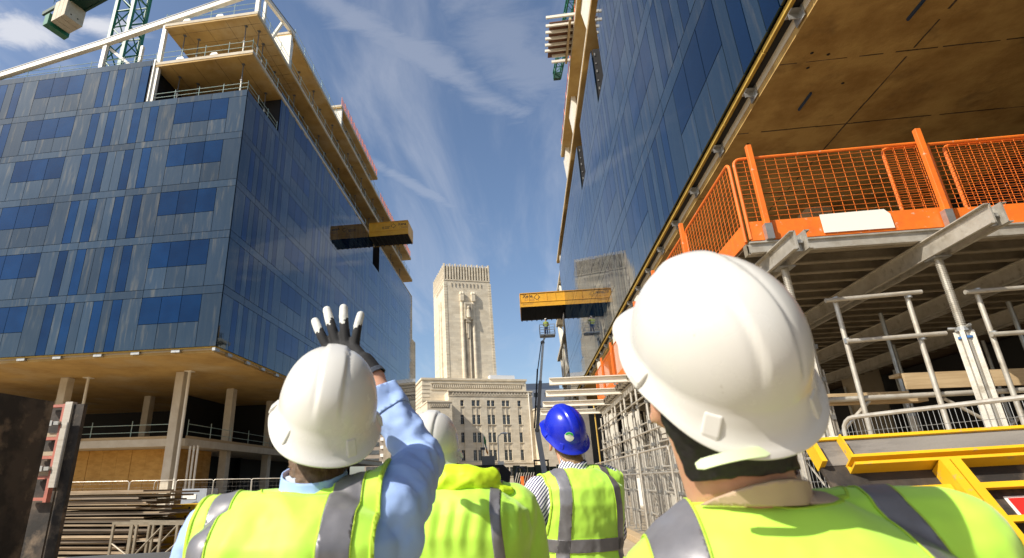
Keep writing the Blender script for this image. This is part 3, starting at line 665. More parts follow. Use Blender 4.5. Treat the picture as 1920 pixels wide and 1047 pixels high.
# left wing standing forward, and its mate on the right
m = MB(); blk(m, -7.27, -1.09, -12, 0, 0, 20.0); m.build('wing_wall', M['stone'], PB)
m = MB(); blk(m, -7.4, -.96, -12.15, 0, 20.0, 20.35); m.build('wing_coping', M['stone'], PB)
m = MB(); blk(m, -6.5, -1.8, -12.05, -11.9, 18.6, 19.7); m.build('frieze_ground', M['stone_dark'], PB)
m = MB()
for i in range(9): a = -6.3 + i * .5; m.extr([L(a, -12.02, 18.8), L(a + .2, -12.02, 18.8), L(a + .4, -12.02, 19.5), L(a + .2, -12.02, 19.5)], -E2 * .12)
m.build('frieze_rope', M['stone'], PB, kind='stuff')
m = MB(); blk(m, 21.0, 28, -11.6, 0, 0, 18.4); m.build('wing_wall', M['stone'], PB)
m = MB(); blk(m, 20.8, 28.2, -11.8, 0, 18.4, 18.8); m.build('wing_coping', M['stone'], PB)
m = MB(); blk(m, 12, 19, -2, 10, 27.4, 28.8); m.build('roof_cabin', M['far_white'], PB)
# paler modern blocks beyond
t = thing('office_building', 'pale modern block with flat grey roof just right of the stone building', 'building', (7, 190, 0))
MB().box(-2.2, 18, 180, 200, 0, 28.6).build('wall', M['far_white'], t); MB().box(-1, 12, 183, 199, 28.6, 31).build('roof_cabin', M['far_grey'], t)
for i in range(4):
    for j in range(3): MB().box(.3 + i * 3.4, 2.3 + i * 3.4, 179.9, 180.05, 26.2 - j * 4, 27.6 - j * 4).build('window', M['window'], t)
t = thing('tower_block', 'distant tower block with white balconies, seen between the waving arm and the helmet', 'building', (-57, 230, 0))
MB().box(-64, -54.6, 226, 240, 0, 30).build('wall', mat('brown_brick', (.30, .25, .20), .9, col2=(.2, .17, .14), scale=.4), t)
for k in range(8):
    MB().box(-57.4, -54.2, 224.6, 226, 2 + k * 3.1, 3.2 + k * 3.1).build('balcony', M['white'], t)
    MB().box(-63.4, -58.2, 225.86, 225.99, 3 + k * 3.1, 4.6 + k * 3.1).build('window', M['window'], t)
t = thing('stone_church', 'old brown stone building with an arched window far behind the waving arm', 'building', (-43, 200, 0))
MB().box(-50, -36, 200, 210, 0, 22).build('wall', M['stone_dark'], t)
for x in (-46.5, -43.5, -40.5):
    m = MB(); m.box(x - .7, x + .7, 199.85, 199.99, 6, 11); m.tube((x, 199.84, 11), (x, 199.98, 11), .7, 14); m.build('window', M['window'], t)

# ================================================================== CRANES
def lattice(m, c0, c1, w0, up, r=.09, br=.045, bay=2.0, side=None):
    """square lattice boom between two centres"""
    c0, c1 = np.array(c0, float), np.array(c1, float); d = c1 - c0; Ln = np.linalg.norm(d); d /= Ln
    a = np.cross(d, np.array(up, float)); a /= np.linalg.norm(a); b = np.cross(a, d); h = w0 / 2
    cs = [(-h, -h), (h, -h), (h, h), (-h, h)]; n = max(2, round(Ln / bay))
    for x, y in cs: m.bar(c0 + a * x + b * y, c1 + a * x + b * y, r * 2, r * 2, up=b)
    for i in range(n):
        p, q = c0 + d * Ln * i / n, c0 + d * Ln * (i + 1) / n
        for k in range(4):
            (x0, y0), (x1, y1) = cs[k], cs[(k + 1) % 4]
            if i % 2: (x0, y0), (x1, y1) = (x1, y1), (x0, y0)
            m.tube(p + a * x0 + b * y0, q + a * x1 + b * y1, br, 5); m.tube(p + a * x0 + b * y0, p + a * x1 + b * y1, br, 5)
    return m
CR = thing('tower_crane', 'green lattice tower crane with concrete counterweights, behind the left block', 'crane', (-39.3, 41.2, 0))
lattice(MB(), (-39.3, 41.2, 9.9), (-39.3, 41.2, 56), 2.0, (0, 1, 0), r=.17, br=.075, bay=2.2).build('mast', M['crane'], CR)
m = MB(); 
for s_ in (-.9, .9): m.bar((-39.3 + s_ * .3, 41.2 + s_, 56.5), (-55.0 + s_ * .3, 45.9 + s_, 56.5), .25, .5)
m.bar((-39.3, 41.2, 56.4), (-52.0, 45.0, 56.4), 1.5, .1); m.build('counter_jib', M['crane_dark'], CR)
jd = np.array([-15.7, 4.7, 0]); jd /= np.linalg.norm(jd); jn = np.array([-jd[1], jd[0], 0])
for k in range(3):
    c = np.array([-39.3, 41.2, 0]) + jd * (11.2 + k * .85)
    m = MB().obox(c - jn * 1.1 + EZ * 54.0, jd, jn, EZ, .8, 2.2, 2.9); m.build('ballast_block', M['pale_concrete'], CR)
    m = MB(); 
    for s_ in (-.4, .4): m.obox(c + jn * s_ - jn * .08 - jd * .02 + EZ * 54.5, jd, jn, EZ, .02, .16, .16)
    if k == 0: m.build('lifting_hole', M['black'], CR)
c = np.array([-39.3, 41.2, 0]) + jd * 14.0
MB().obox(c - jn * 1.3 + EZ * 53.7, jd, jn, EZ, .9, 2.6, 1.6).build('end_frame', M['crane'], CR)
m = MB(); rail_run(m, [tuple((c - jn * 1.2)[:2]), tuple((c + jn * 1.2)[:2]), tuple((c + jn * 1.2 - jd * 3)[:2])], 56.8, step=1.2); m.build('walkway_rail', M['crane'], CR)
c = np.array([-39.3, 41.2, 0]) + jd * 8.6
MB().obox(c - jn * .9 + EZ * 56.8, jd, jn, EZ, 2.6, 1.8, 1.6).build('winch_house', M['far_white'], CR)
lattice(MB(), (-39.3, 41.2, 58), (-8, 32, 58), 1.4, (0, 0, 1), bay=1.8).build('jib', M['crane'], CR)
MB().box(-40.6, -38, 40, 42.4, 56, 58.6).build('slewing_unit', M['crane_dark'], CR)
CR2 = thing('tower_crane', 'green crane jib poking out over the roof edge of the right block', 'crane', (14, 38, 0))
lattice(MB(), (10.4, 52, 60.6), (8.75, 72.3, 60.6), 1.05, (0, 0, 1), r=.09, br=.04, bay=1.4).build('jib', M['crane'], CR2)
lattice(MB(), (11.4, 40, 60.6), (10.4, 52, 60.6), 1.05, (0, 0, 1), r=.09, br=.04, bay=1.4).build('jib', M['crane'], CR2)
lattice(MB(), (11.6, 38, 0), (11.6, 38, 60), 1.8, (0, 1, 0), r=.12, bay=2.2).build('mast', M['crane'], CR2)
MB().box(8.2, 9.3, 72.1, 72.6, 60.0, 61.2).build('jib_end', M['crane_dark'], CR2)
# stack of timber beams reaching out past the roof slab
FT = thing('formwork_table', 'formwork table of timber beams reaching out past the roof edge of the right block', 'formwork', (4.6, 33.4, 31.5))
for i in range(8):
    y = 31.0 + i * .62; MB().box(3.45 + (i > 5) * .55, 7, y - .06, y + .06, 31.6 + (0 if i else .15), 31.8 + (0 if i else .15)).build('timber_beam', M['white_steel'], FT)
MB().box(3.7, 7, 31.5, 35.0, 31.83, 31.9).build('plywood_deck', mat('brown_ply', (.17, .07, .035), .7, col2=(.10, .04, .02), scale=2), FT)
m = MB(); m.box(5.0, 5.15, 31, 35.4, 31.4, 31.6); m.build('bearer', M['wood'], FT)

# ================================================================== BOOM LIFT with its worker
BL = thing('boom_lift', 'grey articulated boom lift reaching up to a basket beside the right block', 'boom lift', (1.7, 58, 0))
m = MB().bar((1.75, 58, 1.0), (1.25, 58, 6.15), .5, .5, up=(0, 1, 0)); m.build('lower_boom', M['far_grey'], BL)
m = MB(); m.bar((1.25, 57.9, 6.1), (1.95, 57.9, 11), .34, .40, up=(0, 1, 0)); m.build('boom', M['grey_steel'], BL)
m = MB(); m.bar((1.9, 57.9, 10.6), (2.55, 57.9, 15.0), .24, .30, up=(0, 1, 0)); m.build('boom', M['galv'], BL)
m = MB(); m.bar((1.0, 57.75, 6.3), (1.75, 57.75, 12.2), .16, .26, up=(0, 1, 0)); m.bar((1.7, 57.75, 11.8), (2.35, 57.75, 14.9), .10, .12, up=(0, 1, 0)); m.build('cable_track', M['black'], BL)
m = MB(); m.sphere((1.25, 57.9, 6.1), .26); m.sphere((1.75, 58, 1.0), .4); m.sphere((2.5, 57.9, 15.0), .22); m.build('pivot', M['grey_steel'], BL, smooth=True)
m = MB(); m.bar((2.5, 57.9, 15.0), (2.8, 57.9, 15.6), .16, .2, up=(0, 1, 0)); m.box(2.3, 3.85, 57.2, 58.4, 15.6, 15.74); m.build('basket_floor', M['galv'], BL)
m = MB()
for z in (16.2, 16.75): m.path([(2.3, 57.2, z), (3.85, 57.2, z), (3.85, 58.4, z), (2.3, 58.4, z), (2.3, 57.2, z)], .03, 5)
for x in (2.3, 2.8, 3.3, 3.85):
    for y in (57.2, 58.4): m.tube((x, y, 15.7), (x, y, 16.75), .028, 5)
m.build('basket_rail', M['galv'], BL)
m = MB(); m.box(.7, 2.7, 56.6, 59.4, .55, 1.15); m.build('chassis', M['far_grey'], BL, bevel=.05)
for x in (.75, 2.65):
    for y in (57, 59): MB().tube((x - .18, y, .45), (x + .18, y, .45), .45, 16).build('wheel', M['black'], BL)

# ================================================================== FLAG, LAMP, PLANT ON THE SITE
t = thing('flagpole', 'white flagpole with a limp green and orange flag in front of the stone building', 'flagpole', (-7.2, 100, 0))
MB().tube((-7.2, 100, 0), (-7.2, 100, 9.3), .09, 8, r1=.05).build('pole', M['white'], t, smooth=True)
MB().box(-7.75, -6.95, 99.8, 100.2, 6.55, 6.95).build('junction_box', M['grey_steel'], t)
fl = [mat('flag_green', (.02, .30, .08), .8), mat('flag_white', (.75, .75, .7), .8), mat('flag_orange', (.85, .28, .03), .8)]
for k in range(3):
    m = MB(); z = [8.9, 7.7, 6.9][k]; zz = [7.5, 7.0, 6.1][k]; x = [-7.08, -6.95, -6.8][k]
    for j in range(4): m.box(x + j * .09, x + j * .09 + .1, 99.9 + .06 * (j % 2), 99.95 + .06 * (j % 2), zz - j * .16, z - j * .22)
    m.build('flag_band', fl[k], t)
t = thing('street_lamp', 'grey street lamp with a bent arm in front of the stone building', 'lamp', (-5.1, 110, 0))
MB().path([(-5.2, 110, 0), (-5.1, 110, 9.2), (-4.95, 110, 9.6), (-4.5, 110, 9.85)], .09, 7).build('pole', M['galv'], t, smooth=True)
MB().sphere((-3.9, 110, 10.0), (.75, .25, .17)).build('lamp_head', M['white'], t, smooth=True)
t = thing('skip', 'dark steel skip with a brown side standing behind the man in the lime jacket', 'skip', (-3.9, 60, 0))
MB().extr([(-5.4, 60, 0.2), (-2.1, 60, .2), (-1.75, 60, 2.3), (-2.4, 60, 3.0), (-5.4, 60, 3.0)], (0, 3, 0)).build('body', M['black'], t)
MB().extr([(-4.9, 59.93, .7), (-2.9, 59.93, .7), (-2.8, 59.93, 2.7), (-4.9, 59.93, 2.7)], (0, .06, 0)).build('side_plate', mat('rusty_steel', (.25, .14, .06), .8, col2=(.14, .08, .04), scale=2), t)
MB().box(-4.6, -3.3, 60.5, 61.5, 3.0, 3.9).build('load', M['grey_steel'], t); MB().box(-2.95, -2.3, 60.2, 60.3, 3.0, 3.35).build('sign_plate', M['white'], t)
t = thing('excavator', 'red and dark tracked machine parked at the far end of the site', 'excavator', (1.2, 70, 0))
MB().box(-.6, 2.6, 69.5, 72, .9, 2.0).build('body', M['red'], t, bevel=.1); MB().box(-.8, 2.8, 69.2, 70, .1, .9).build('track', M['black'], t, bevel=.2); MB().box(-.8, 2.8, 71.6, 72.4, .1, .9).build('track', M['black'], t, bevel=.2)
m = MB(); 
for x in (.9, 2.5):
    for y in (69.7, 71.6): m.box(x - .06, x + .06, y - .06, y + .06, 2.0, 3.6)
m.box(.8, 2.6, 69.6, 71.7, 3.6, 3.72); m.build('cab_frame', M['black'], t)
MB().path([(0, 69.6, 2), (-.5, 69.6, 2.9), (-1.1, 69.6, 2.9), (-1.5, 69.6, 1.6)], .16, 6).build('digging_arm', M['grey_steel'], t)
MB().box(.3, 1.6, 69.1, 69.2, 1.55, 1.75).build('warning_strip', M['white'], t)
t = thing('site_hoarding', 'long dark green site hoarding across the far end of the street', 'fence', (4, 84, 0))
for i in range(12): MB().box(-2 + i * 1.02, -1 + i * 1.02, 84, 84.06, 0, 3.5 - (i % 3) * .12).build('panel', mat('dark_green_panel', (.07, .085, .055), .8) if i == 0 else bpy.data.materials['dark_green_panel'], t)
t = thing('stack_of_fence_panels', 'leaning bundle of fence panels with an orange post behind the man in the blue helmet', 'fence panels', (-.6, 42, 0))
for i in range(8):
    a = -1.35 + i * .17
    m = MB(); m.path([(a, 42 - .1 * i, 0), (a + .62, 42.2 - .1 * i, 1.95), (a + .62, 43.2 - .1 * i, 1.95), (a, 43.0 - .1 * i, 0)], .025, 5)
    for j in range(5): m.tube((a + .1 * j + .05, 42.0 - .1 * i, .15 + .31 * j), (a + .1 * j + .05, 43.0 - .1 * i, .15 + .31 * j), .014, 4)
    m.build('fence_panel', M['tube'], t)
MB().box(-.5, -.28, 41.0, 41.2, 0, 1.7).build('orange_post', M['orange'], t)
MB().box(-.2, .3, 41.0, 43.0, 0, 1.25).build('timber_pallet', M['wood'], t)
# ================================================================== FALSEWORK DECK ON THE RIGHT
DX, DY, DZ = 2.97, 7.0, 4.2
FD = thing('falsework_deck', 'temporary falsework deck of aluminium joists and plywood on props under the right block', 'falsework', (6, 14, 3.8))
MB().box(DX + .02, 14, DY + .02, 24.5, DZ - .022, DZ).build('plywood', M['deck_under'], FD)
jm = {}
q = random.Random(11)
def ibeam(m, p0, p1, w, h, tw=.02, ft=.022):
    """aluminium beam: two flanges and a web"""
    p0, p1 = np.array(p0, float), np.array(p1, float); z = EZ
    m.bar(p0 + z * (h / 2 - ft / 2), p1 + z * (h / 2 - ft / 2), w, ft); m.bar(p0 - z * (h / 2 - ft / 2), p1 - z * (h / 2 - ft / 2), w, ft); m.bar(p0, p1, tw, h - 2 * ft - .002)
    return m
y = DY + .04; i = 0
while y < 24.4:
    x0 = DX + q.uniform(-.06, .02)
    m = MB(); ibeam(m, (x0, y, DZ - .095), (9.5, y, DZ - .095), .08, .145)
    if x0 > 2: m.box(x0 - .004, x0, y - .05, y + .05, DZ - .17, DZ - .022)
    m.build('aluminium_joist', M['joist'], FD); y += .42; i += 1
for k, yy in enumerate((16.1, 18.5, 21.2, 24.0)): # joists pulled out into the street
    m = MB(); ibeam(m, (.80 - .03 * k, yy + .2, DZ - .13), (4.5, yy + .2, DZ - .13), .17, .20); m.build('aluminium_joist', M['white_steel'], FD)
m = MB(); m.box(DX, 9.5, DY - .045, DY - .005, DZ - .16, DZ - .02); m.box(DX, 9.5, DY - .075, DY - .005, DZ - .035, DZ - .015); m.box(DX, 9.5, DY - .075, DY - .005, DZ - .165, DZ - .145); m.build('edge_beam', M['alu'], FD)
for x, ys in [(3.24, 6.28), (4.97, 5.93), (6.7, 6.1), (8.4, 6.2)]:
    m = MB()
    for s in (-.055, .055):
        m.box(x + s - .008, x + s + .008, ys, 24, DZ - .40, DZ - .175)
        for z in (DZ - .40, DZ - .187): m.box(min(x + s, x + s * 1.9), max(x + s, x + s * 1.9), ys, 24, z, z + .012)
    m.build('main_beam', M['alu'], FD)
    m = MB(); m.box(x - .046, x + .046, ys + .12, ys + .135, DZ - .385, DZ - .19); m.box(x - .03, x + .03, ys + .05, ys + .12, DZ - .31, DZ - .27); m.build('beam_spacer', M['galv'], FD)

# heavy aluminium props at the front
def big_prop(x, y, label, h=3.8, hc=2.90):
    P = thing('steel_prop', label, 'prop', (x, y, 0), 'heavy props along the front of the falsework deck')
    m = MB(); m.tube((x, y, .02), (x, y, hc), .052, 12)
    for k in range(4):
        t = k * pi / 2 + pi / 4; c, s = cos(t), sin(t); m.obox((x + c * .045 - s * .02, y + s * .045 + c * .02, .02), (c, s, 0), (s, -c, 0), EZ, .045, .04, hc - .02)
    m.build('outer_tube', M['alu'], P, smooth=True)
    m = MB(); pts = []
    m.tube((x, y, hc), (x, y, h - .02), .034, 12)
    n = int((h - hc) / .022)
    for k in range(n): z = hc + .03 + k * .022; m.tube((x, y, z), (x, y, z + .010), .042, 12)
    m.build('threaded_tube', M['alu'], P)
    m = MB(); m.tube((x, y, hc), (x, y, hc + .045), .075, 14)
    for k in range(3): t = k * 2.1 + .5; m.tube((x, y, hc + .03), (x + .125 * cos(t), y + .125 * sin(t), hc + .05), .016, 6)
    m.build('collar_nut', M['galv'], P)
    m = MB(); m.box(x - .09, x + .09, y - .09, y + .09, h - .02, h - .002); m.build('head_plate', M['galv'], P)
    m = MB(); m.box(x - .11, x + .11, y - .11, y + .11, 0, .02); m.build('base_plate', M['galv'], P)
    m = MB(); m.tube((x, y, hc - .085), (x, y, hc - .06), .069, 14); m.build('blue_band', mat('blue_band', (.05, .16, .4), .5), P) if x > 4 else None
    return P
big_prop(4.97, 6.9, 'heavy fluted aluminium prop with a threaded top carrying the longer protruding beam')
big_prop(3.28, 6.9, 'heavy fluted aluminium prop half hidden behind the nearest white helmet')
big_prop(6.7, 6.9, 'heavy fluted aluminium prop nearest the right edge under the deck')

# orange mesh edge barriers
def wire_mesh(parent, o, u, L_, z0, z1, pu, pz, r, m_, n=5):
    """welded mesh in the vertical plane through o along unit vector u"""
    m = MB(); o, u = np.array(o, float), np.array(u, float); nu = round(L_ / pu); nz = round((z1 - z0) / pz)
    for i in range(1, nu): p = o + u * (L_ * i / nu); m.tube(p + EZ * z0, p + EZ * z1, r, n, caps=False)
    nrm = np.cross(u, EZ) * r * 1.9
    for j in range(1, nz): z = z0 + (z1 - z0) * j / nz; m.tube(o + nrm + EZ * z, o + u * L_ + nrm + EZ * z, r, n, caps=False)
    return m.build('wire_mesh', m_, parent, kind='stuff')
def round_frame(o, u, L_, z0, z1, c=.09, r=.02):
    o, u = np.array(o, float), np.array(u, float); P = lambda a, z: o + u * a + EZ * z
    pts = [P(0, z0)]
    for k in range(5): t = k / 4 * pi / 2; pts.append(P(c - c * cos(t), z1 - c + c * sin(t)))
    for k in range(5): t = k / 4 * pi / 2; pts.append(P(L_ - c + c * sin(t), z1 - c + c * cos(t)))
    pts.append(P(L_, z0)); return pts
def barrier(label, o, u, L_, fine, sign=False):
    B = thing('edge_barrier', label, 'edge barrier', tuple(np.array(o) + np.array(u) * L_ / 2 + EZ * DZ), 'orange edge barriers round the falsework deck')
    z0, z1 = DZ + .03, DZ + 1.2
    MB().path(round_frame(o, u, L_, z0, z1), .021, 8).build('frame', M['orange'], B, smooth=True)
    wire_mesh(B, o, u, L_, z0 + .24, z1, .128, .066, .0034 if fine else .005, M['orange'])
    nrm = np.cross(np.array(u), EZ)
    MB().obox(np.array(o) + nrm * .012 + EZ * z0 - EZ * .02, u, -nrm, EZ, L_, .022, .262).build('toe_board', M['orange'], B)
    return B
ux, uy = np.array([1., 0, 0]), np.array([0, 1., 0])
B1 = barrier('orange mesh edge barrier with a blank white notice on its toe board', (3.01, 6.97, 0), ux, 2.34, True)
MB().extr([(3.86, 6.941, 4.24), (4.66, 6.941, 4.24), (4.655, 6.941, 4.43), (4.60, 6.941, 4.498), (3.86, 6.941, 4.49)], (0, .006, 0)).build('notice', M['white'], B1)
barrier('orange mesh edge barrier overlapping its neighbour, right of the noticed one', (4.86, 7.03, 0), ux, 2.4, True)
barrier('rightmost orange mesh edge barrier running back into the shade', (5.62, 7.09, 0), ux, 3.2, True)
for lab, y0, L_ in [('orange mesh edge barrier turning the deck corner and running up the street', 7.06, 2.2), ('orange mesh barrier up the street, just past the nearest white helmet', 9.35, 2.25), ('short row of orange mesh barrier above the street joists', 13.5, 2.3)]:
    barrier(lab, (2.98, y0, 0), uy, L_, y0 < 10)
for i, y0 in enumerate((11.7, 16, 18.4, 20.8)): barrier(('third', 'fifth', 'sixth', 'farthest')[i] + ' orange mesh barrier up the street counting from the deck corner', (2.98, y0, 0), uy, 2.2, False)
def bpost(x, y, label):
    P = thing('barrier_post', label, 'post', (x, y, DZ), 'orange posts of the edge barriers')
    MB().box(x - .033, x + .033, y - .033, y + .033, DZ + .16, DZ + 1.36).build('upright', M['orange'], P, bevel=.006)
    MB().box(x - .042, x + .042, y - .042, y + .042, DZ - .01, DZ + .2).build('socket', M['galv'], P)
bpost(3.21, 6.91, 'square orange barrier post by the deck corner'); bpost(5.24, 6.90, 'tall square orange barrier post right of the white notice')
bpost(2.93, 9.28, 'orange barrier post first up the street from the corner')
for i, y in enumerate((11.6, 13.8, 15.9, 18.2, 20.6)): bpost(2.93, y, ORD[i + 1] + ' orange barrier post up the street from the deck corner')

# white scaffold guard frames below the deck
def guard(label, xs, x0, x1, zt, zm):
    G = thing('guard_scaffold', label, 'scaffold', ((x0 + x1) / 2, 7.06, 0), 'white scaffold frames below the deck')
    for x in xs: MB().tube((x - .02, 7.06, 0), (x, 7.06, zt), .027, 12).build('upright', M['tube'], G, smooth=True)
    for z, dx_ in ((zt, 0), (zm, .11)):
        m = MB(); p, r_ = np.array([x0 + dx_, 7.01, z - .012]), np.array([x1 + dx_, 7.01, z + .028]); m.tube(p, r_, .027, 12, caps=False)
        for e, dd in ((p, -1), (r_, 1)): m.tube(e, e + (r_ - p) / np.linalg.norm(r_ - p) * .004 * dd, .0272, 12)
        m.build('rail', M['tube'], G, smooth=True)
        m = MB()
        for x in xs: m.tube((x, 7.035, z - .03), (x, 7.035, z + .03), .036, 8)
        m.build('coupler', M['galv'], G)
    return G
guard('white scaffold guard frame with two uprights and two rails, left of the tall prop', (3.83, 4.62), 3.70, 4.75, 3.395, 2.885)
guard('white scaffold guard frame right of the tall prop, cut by the picture edge', (5.36, 6.2), 5.21, 6.9, 3.40, 2.885)
t = thing('scaffold_ledger', 'long scaffold ledger tube across the props with diagonal braces', 'scaffold', (4.9, 7.12, 2.25))
MB().tube((3.35, 7.13, 2.22), (7.4, 7.13, 2.29), .030, 10).build('ledger', M['tube'], t, smooth=True)
for a, b in [((3.45, 7.16, 1.75), (3.95, 7.16, 2.2)), ((4.72, 7.16, 2.2), (5.2, 7.16, 1.85)), ((5.25, 7.16, 1.85), (5.75, 7.16, 2.25))]:
    MB().tube(a, b, .02, 8).build('brace', M['tube'], t, smooth=True)
tag(MB().box(4.78, 7.6, 7.8, 7.84, 2.40, 2.60).build('scaffold_board', M['wood']), 'rough timber board standing on edge behind the tall prop', 'board')
for i, (x0, x1, z) in enumerate([(3.4, 4.75, 2.33), (3.5, 5.1, 2.27), (5.0, 7.4, 2.63)]):
    tag(MB().box(x0, x1, 7.75 + i * .25, 7.97 + i * .25, z, z + .04).build('scaffold_board', M['wood']), ['timber plank lying on the ledger left of the upright board', 'lower timber plank under its neighbour on the ledger', 'timber plank lying above the upright board on edge'][i], 'board')
rr_ = random.Random(8)
for i in range(26):
    x, y = 4.2 + (i % 5) * 1.6 + rr_.uniform(-.2, .2), 9.2 + (i // 5) * 2.8 + rr_.uniform(-.3, .3)
    P = MB().tube((x, y, 0), (x, y, 2.2), .045, 8).build('steel_prop', M['tube'], None, smooth=True, off=(x, y, 0), label='plain steel prop deep in the shade under the falsework deck', cat='prop', group='props in the shade under the falsework deck')
    MB().tube((x, y, 2.2), (x, y, 3.78), .03, 8).build('inner_tube', M['galv'], P, smooth=True)

# street-side support frames of the same deck
SFG = 'aluminium support frames along the street side of the deck'
def support_frame(x, y, w, label):
    f = thing('support_frame', label, 'support frame', (x, y + w / 2, 0), SFG)
    for yy in (y, y + w):
        m = MB(); m.tube((x, yy, .12), (x, yy, 3.75), .036, 8)
        for dx_, dy_ in ((.05, 0), (-.05, 0)): m.box(x + dx_ - .012, x + dx_ + .012, yy - .02, yy + .02, .2, 2.9)
        m.build('leg', M['tube'], f, smooth=True)
        m = MB(); m.tube((x, yy, 0), (x, yy, .25), .022, 6); m.box(x - .08, x + .08, yy - .08, yy + .08, 0, .015); m.build('base_jack', M['galv'], f)
    for z in (.55, 1.1, 1.65, 2.2, 2.75, 3.25): MB().tube((x, y, z), (x, y + w, z + .01), .022, 7).build('rung', M['tube'], f, smooth=True)
    m = MB()
    for z in (.55, 1.1, 1.65, 2.2, 2.75, 3.25):
        for yy in (y, y + w): m.box(x - .05, x + .05, yy - .045, yy + .045, z - .035, z + .035)
    m.build('coupler', M['galv'], f, kind='stuff')
    m = MB(); m.tube((x + .05, y, .6), (x + .05, y + w, 1.65), .016, 6); m.tube((x + .05, y + w, 1.65), (x + .05, y, 2.75), .016, 6); m.build('brace', M['tube'], f, smooth=True)
    return f
k = 0
for x in (3.12, 4.45):
    for i in range(8):
        y = 9.1 + i * 1.95; support_frame(x, y, 1.22, ORD[i] + (' aluminium ladder frame from the near end in the front row of deck supports' if x < 4 else ' aluminium ladder frame from the near end in the back row of deck supports')); k += 1
t = thing('scaffold_ledger', 'pair of long ledger tubes tying the street-side support frames together', 'scaffold', (3.05, 16, 2))
for z in (1.52, 2.5, 3.35): MB().tube((3.04, 8.6, z), (3.04, 24.4, z + .02), .026, 8).build('ledger', M['tube'], t, smooth=True)
tag(MB().box(2.35, 2.62, 8, 24, 0, .14).build('timber_kerb', M['wood'], bevel=.01), 'pale timber baulk lying along the foot of the mesh fence', 'timber')
tag(MB().tube((2.9, 23.8, 0), (2.93, 24.3, 4.4), .03, 6).build('hanging_hose', M['yellow_foam']), 'thin yellow hose hanging from the far end of the deck', 'hose')

# mesh fence panels
def mesh_panel(label, p, q_, h=2.0, grp='grey mesh fence panels', fine=.045, lab=False, sag=None):
    p, q_ = np.array([*p, 0.]), np.array([*q_, 0.]); u = q_ - p; L_ = np.linalg.norm(u); u /= L_
    f = thing('mesh_fence_panel', label, 'fence panel', tuple((p + q_) / 2), grp)
    MB().path(round_frame(p, u, L_, .06, h, c=.14, r=.021), .022, 8).build('frame', M['tube'], f, smooth=True)
    m = MB(); n = round(L_ / fine)
    for i in range(1, n): s = p + u * (L_ * i / n); m.tube(s + EZ * .1, s + EZ * (h - .01), .0022, 4, caps=False)
    for z in np.linspace(.1, h - .15, 8): m.tube(p + EZ * z, p + u * L_ + EZ * z, .0026, 4, caps=False)
    m.build('wire_mesh', M['galv'], f, kind='stuff'); return f
H = mesh_panel('mesh fence panel with a bright top tube in front of the tall prop', (3.40, 6.75), (4.55, 4.35), 1.98)
mesh_panel('mesh fence panel whose rounded end shows beside the nearest white helmet', (2.62, 8.2), (3.33, 6.85), 1.98)
for i in range(5): mesh_panel(ORD[i] + ' mesh fence panel from the near end in the row before the deck support frames', (2.68, 8.4 + i * 3.1), (2.66, 11.4 + i * 3.1), 1.98, fine=.09)
MB().box(3.245, 3.355, 6.765, 6.772, 1.68, 1.80).build('maker_label', M['white'], H)
text('HERAS', .032, (3.252, 6.762, 1.745), (pi / 2, 0, 0), H, mat('label_blue', (.03, .08, .35), .5))
def notice(label, p, w, h, lines, col):
    N_ = tag(MB().box(p[0] - .004, p[0], p[1], p[1] + w, p[2], p[2] + h).build('paper_notice', M['white'], None, off=p), label, 'notice')
    m = MB()
    for k in range(lines): zz = p[2] + h * (.82 - k * .6 / lines); m.box(p[0] - .007, p[0] - .0042, p[1] + w * .15, p[1] + w * (.85 - .2 * (k % 2)), zz, zz + h * .03)
    if lines: m.build('printed_lines', mat(label[:12].replace(' ', '_'), col, .6), N_)
notice('white printed notice tied to the mesh fence beside the nearest man', (2.64, 9.3, 1.02), .55, .42, 5, (.45, .06, .05))
notice('small crumpled white notice tied to the mesh fence farther up the street', (2.64, 14.6, .80), .42, .62, 0, (.1, .1, .1))
# small green and orange plant kept under the deck
for i, (x, y, lab) in enumerate([(4.3, 7.9, 'small green pump with orange handle left of the tall prop base'), (5.62, 7.9, 'small green pump with orange handle right of the tall prop base'), (6.6, 8.0, 'small green pump with orange handle at the right picture edge')]):
    t = thing('water_pump', lab, 'pump', (x, y, 1.35)); 
    MB().box(x - .14, x + .14, y - .1, y + .1, 1.35, 1.62).build('body', mat('pump_green', (.01, .22, .05), .5), t, bevel=.03)
    m = MB(); m.path([(x - .12, y, 1.62), (x - .1, y, 1.76), (x + .1, y, 1.76), (x + .12, y, 1.62)], .02, 6); m.build('handle', M['orange'], t, smooth=True)
    MB().box(x - .08, x + .08, y - .105, y - .1, 1.48, 1.55).build('plate', M['white'], t)
t = thing('site_bench', 'rough timber bench under the deck carrying small green pumps', 'bench', (5.4, 8, 0))
MB().box(3.9, 7.2, 7.75, 8.2, 1.30, 1.348).build('top', M['wood'], t)
for x in (4.0, 5.5, 7.1): MB().box(x - .04, x + .04, 7.8, 8.15, 0, 1.298).build('leg', M['wood'], t)

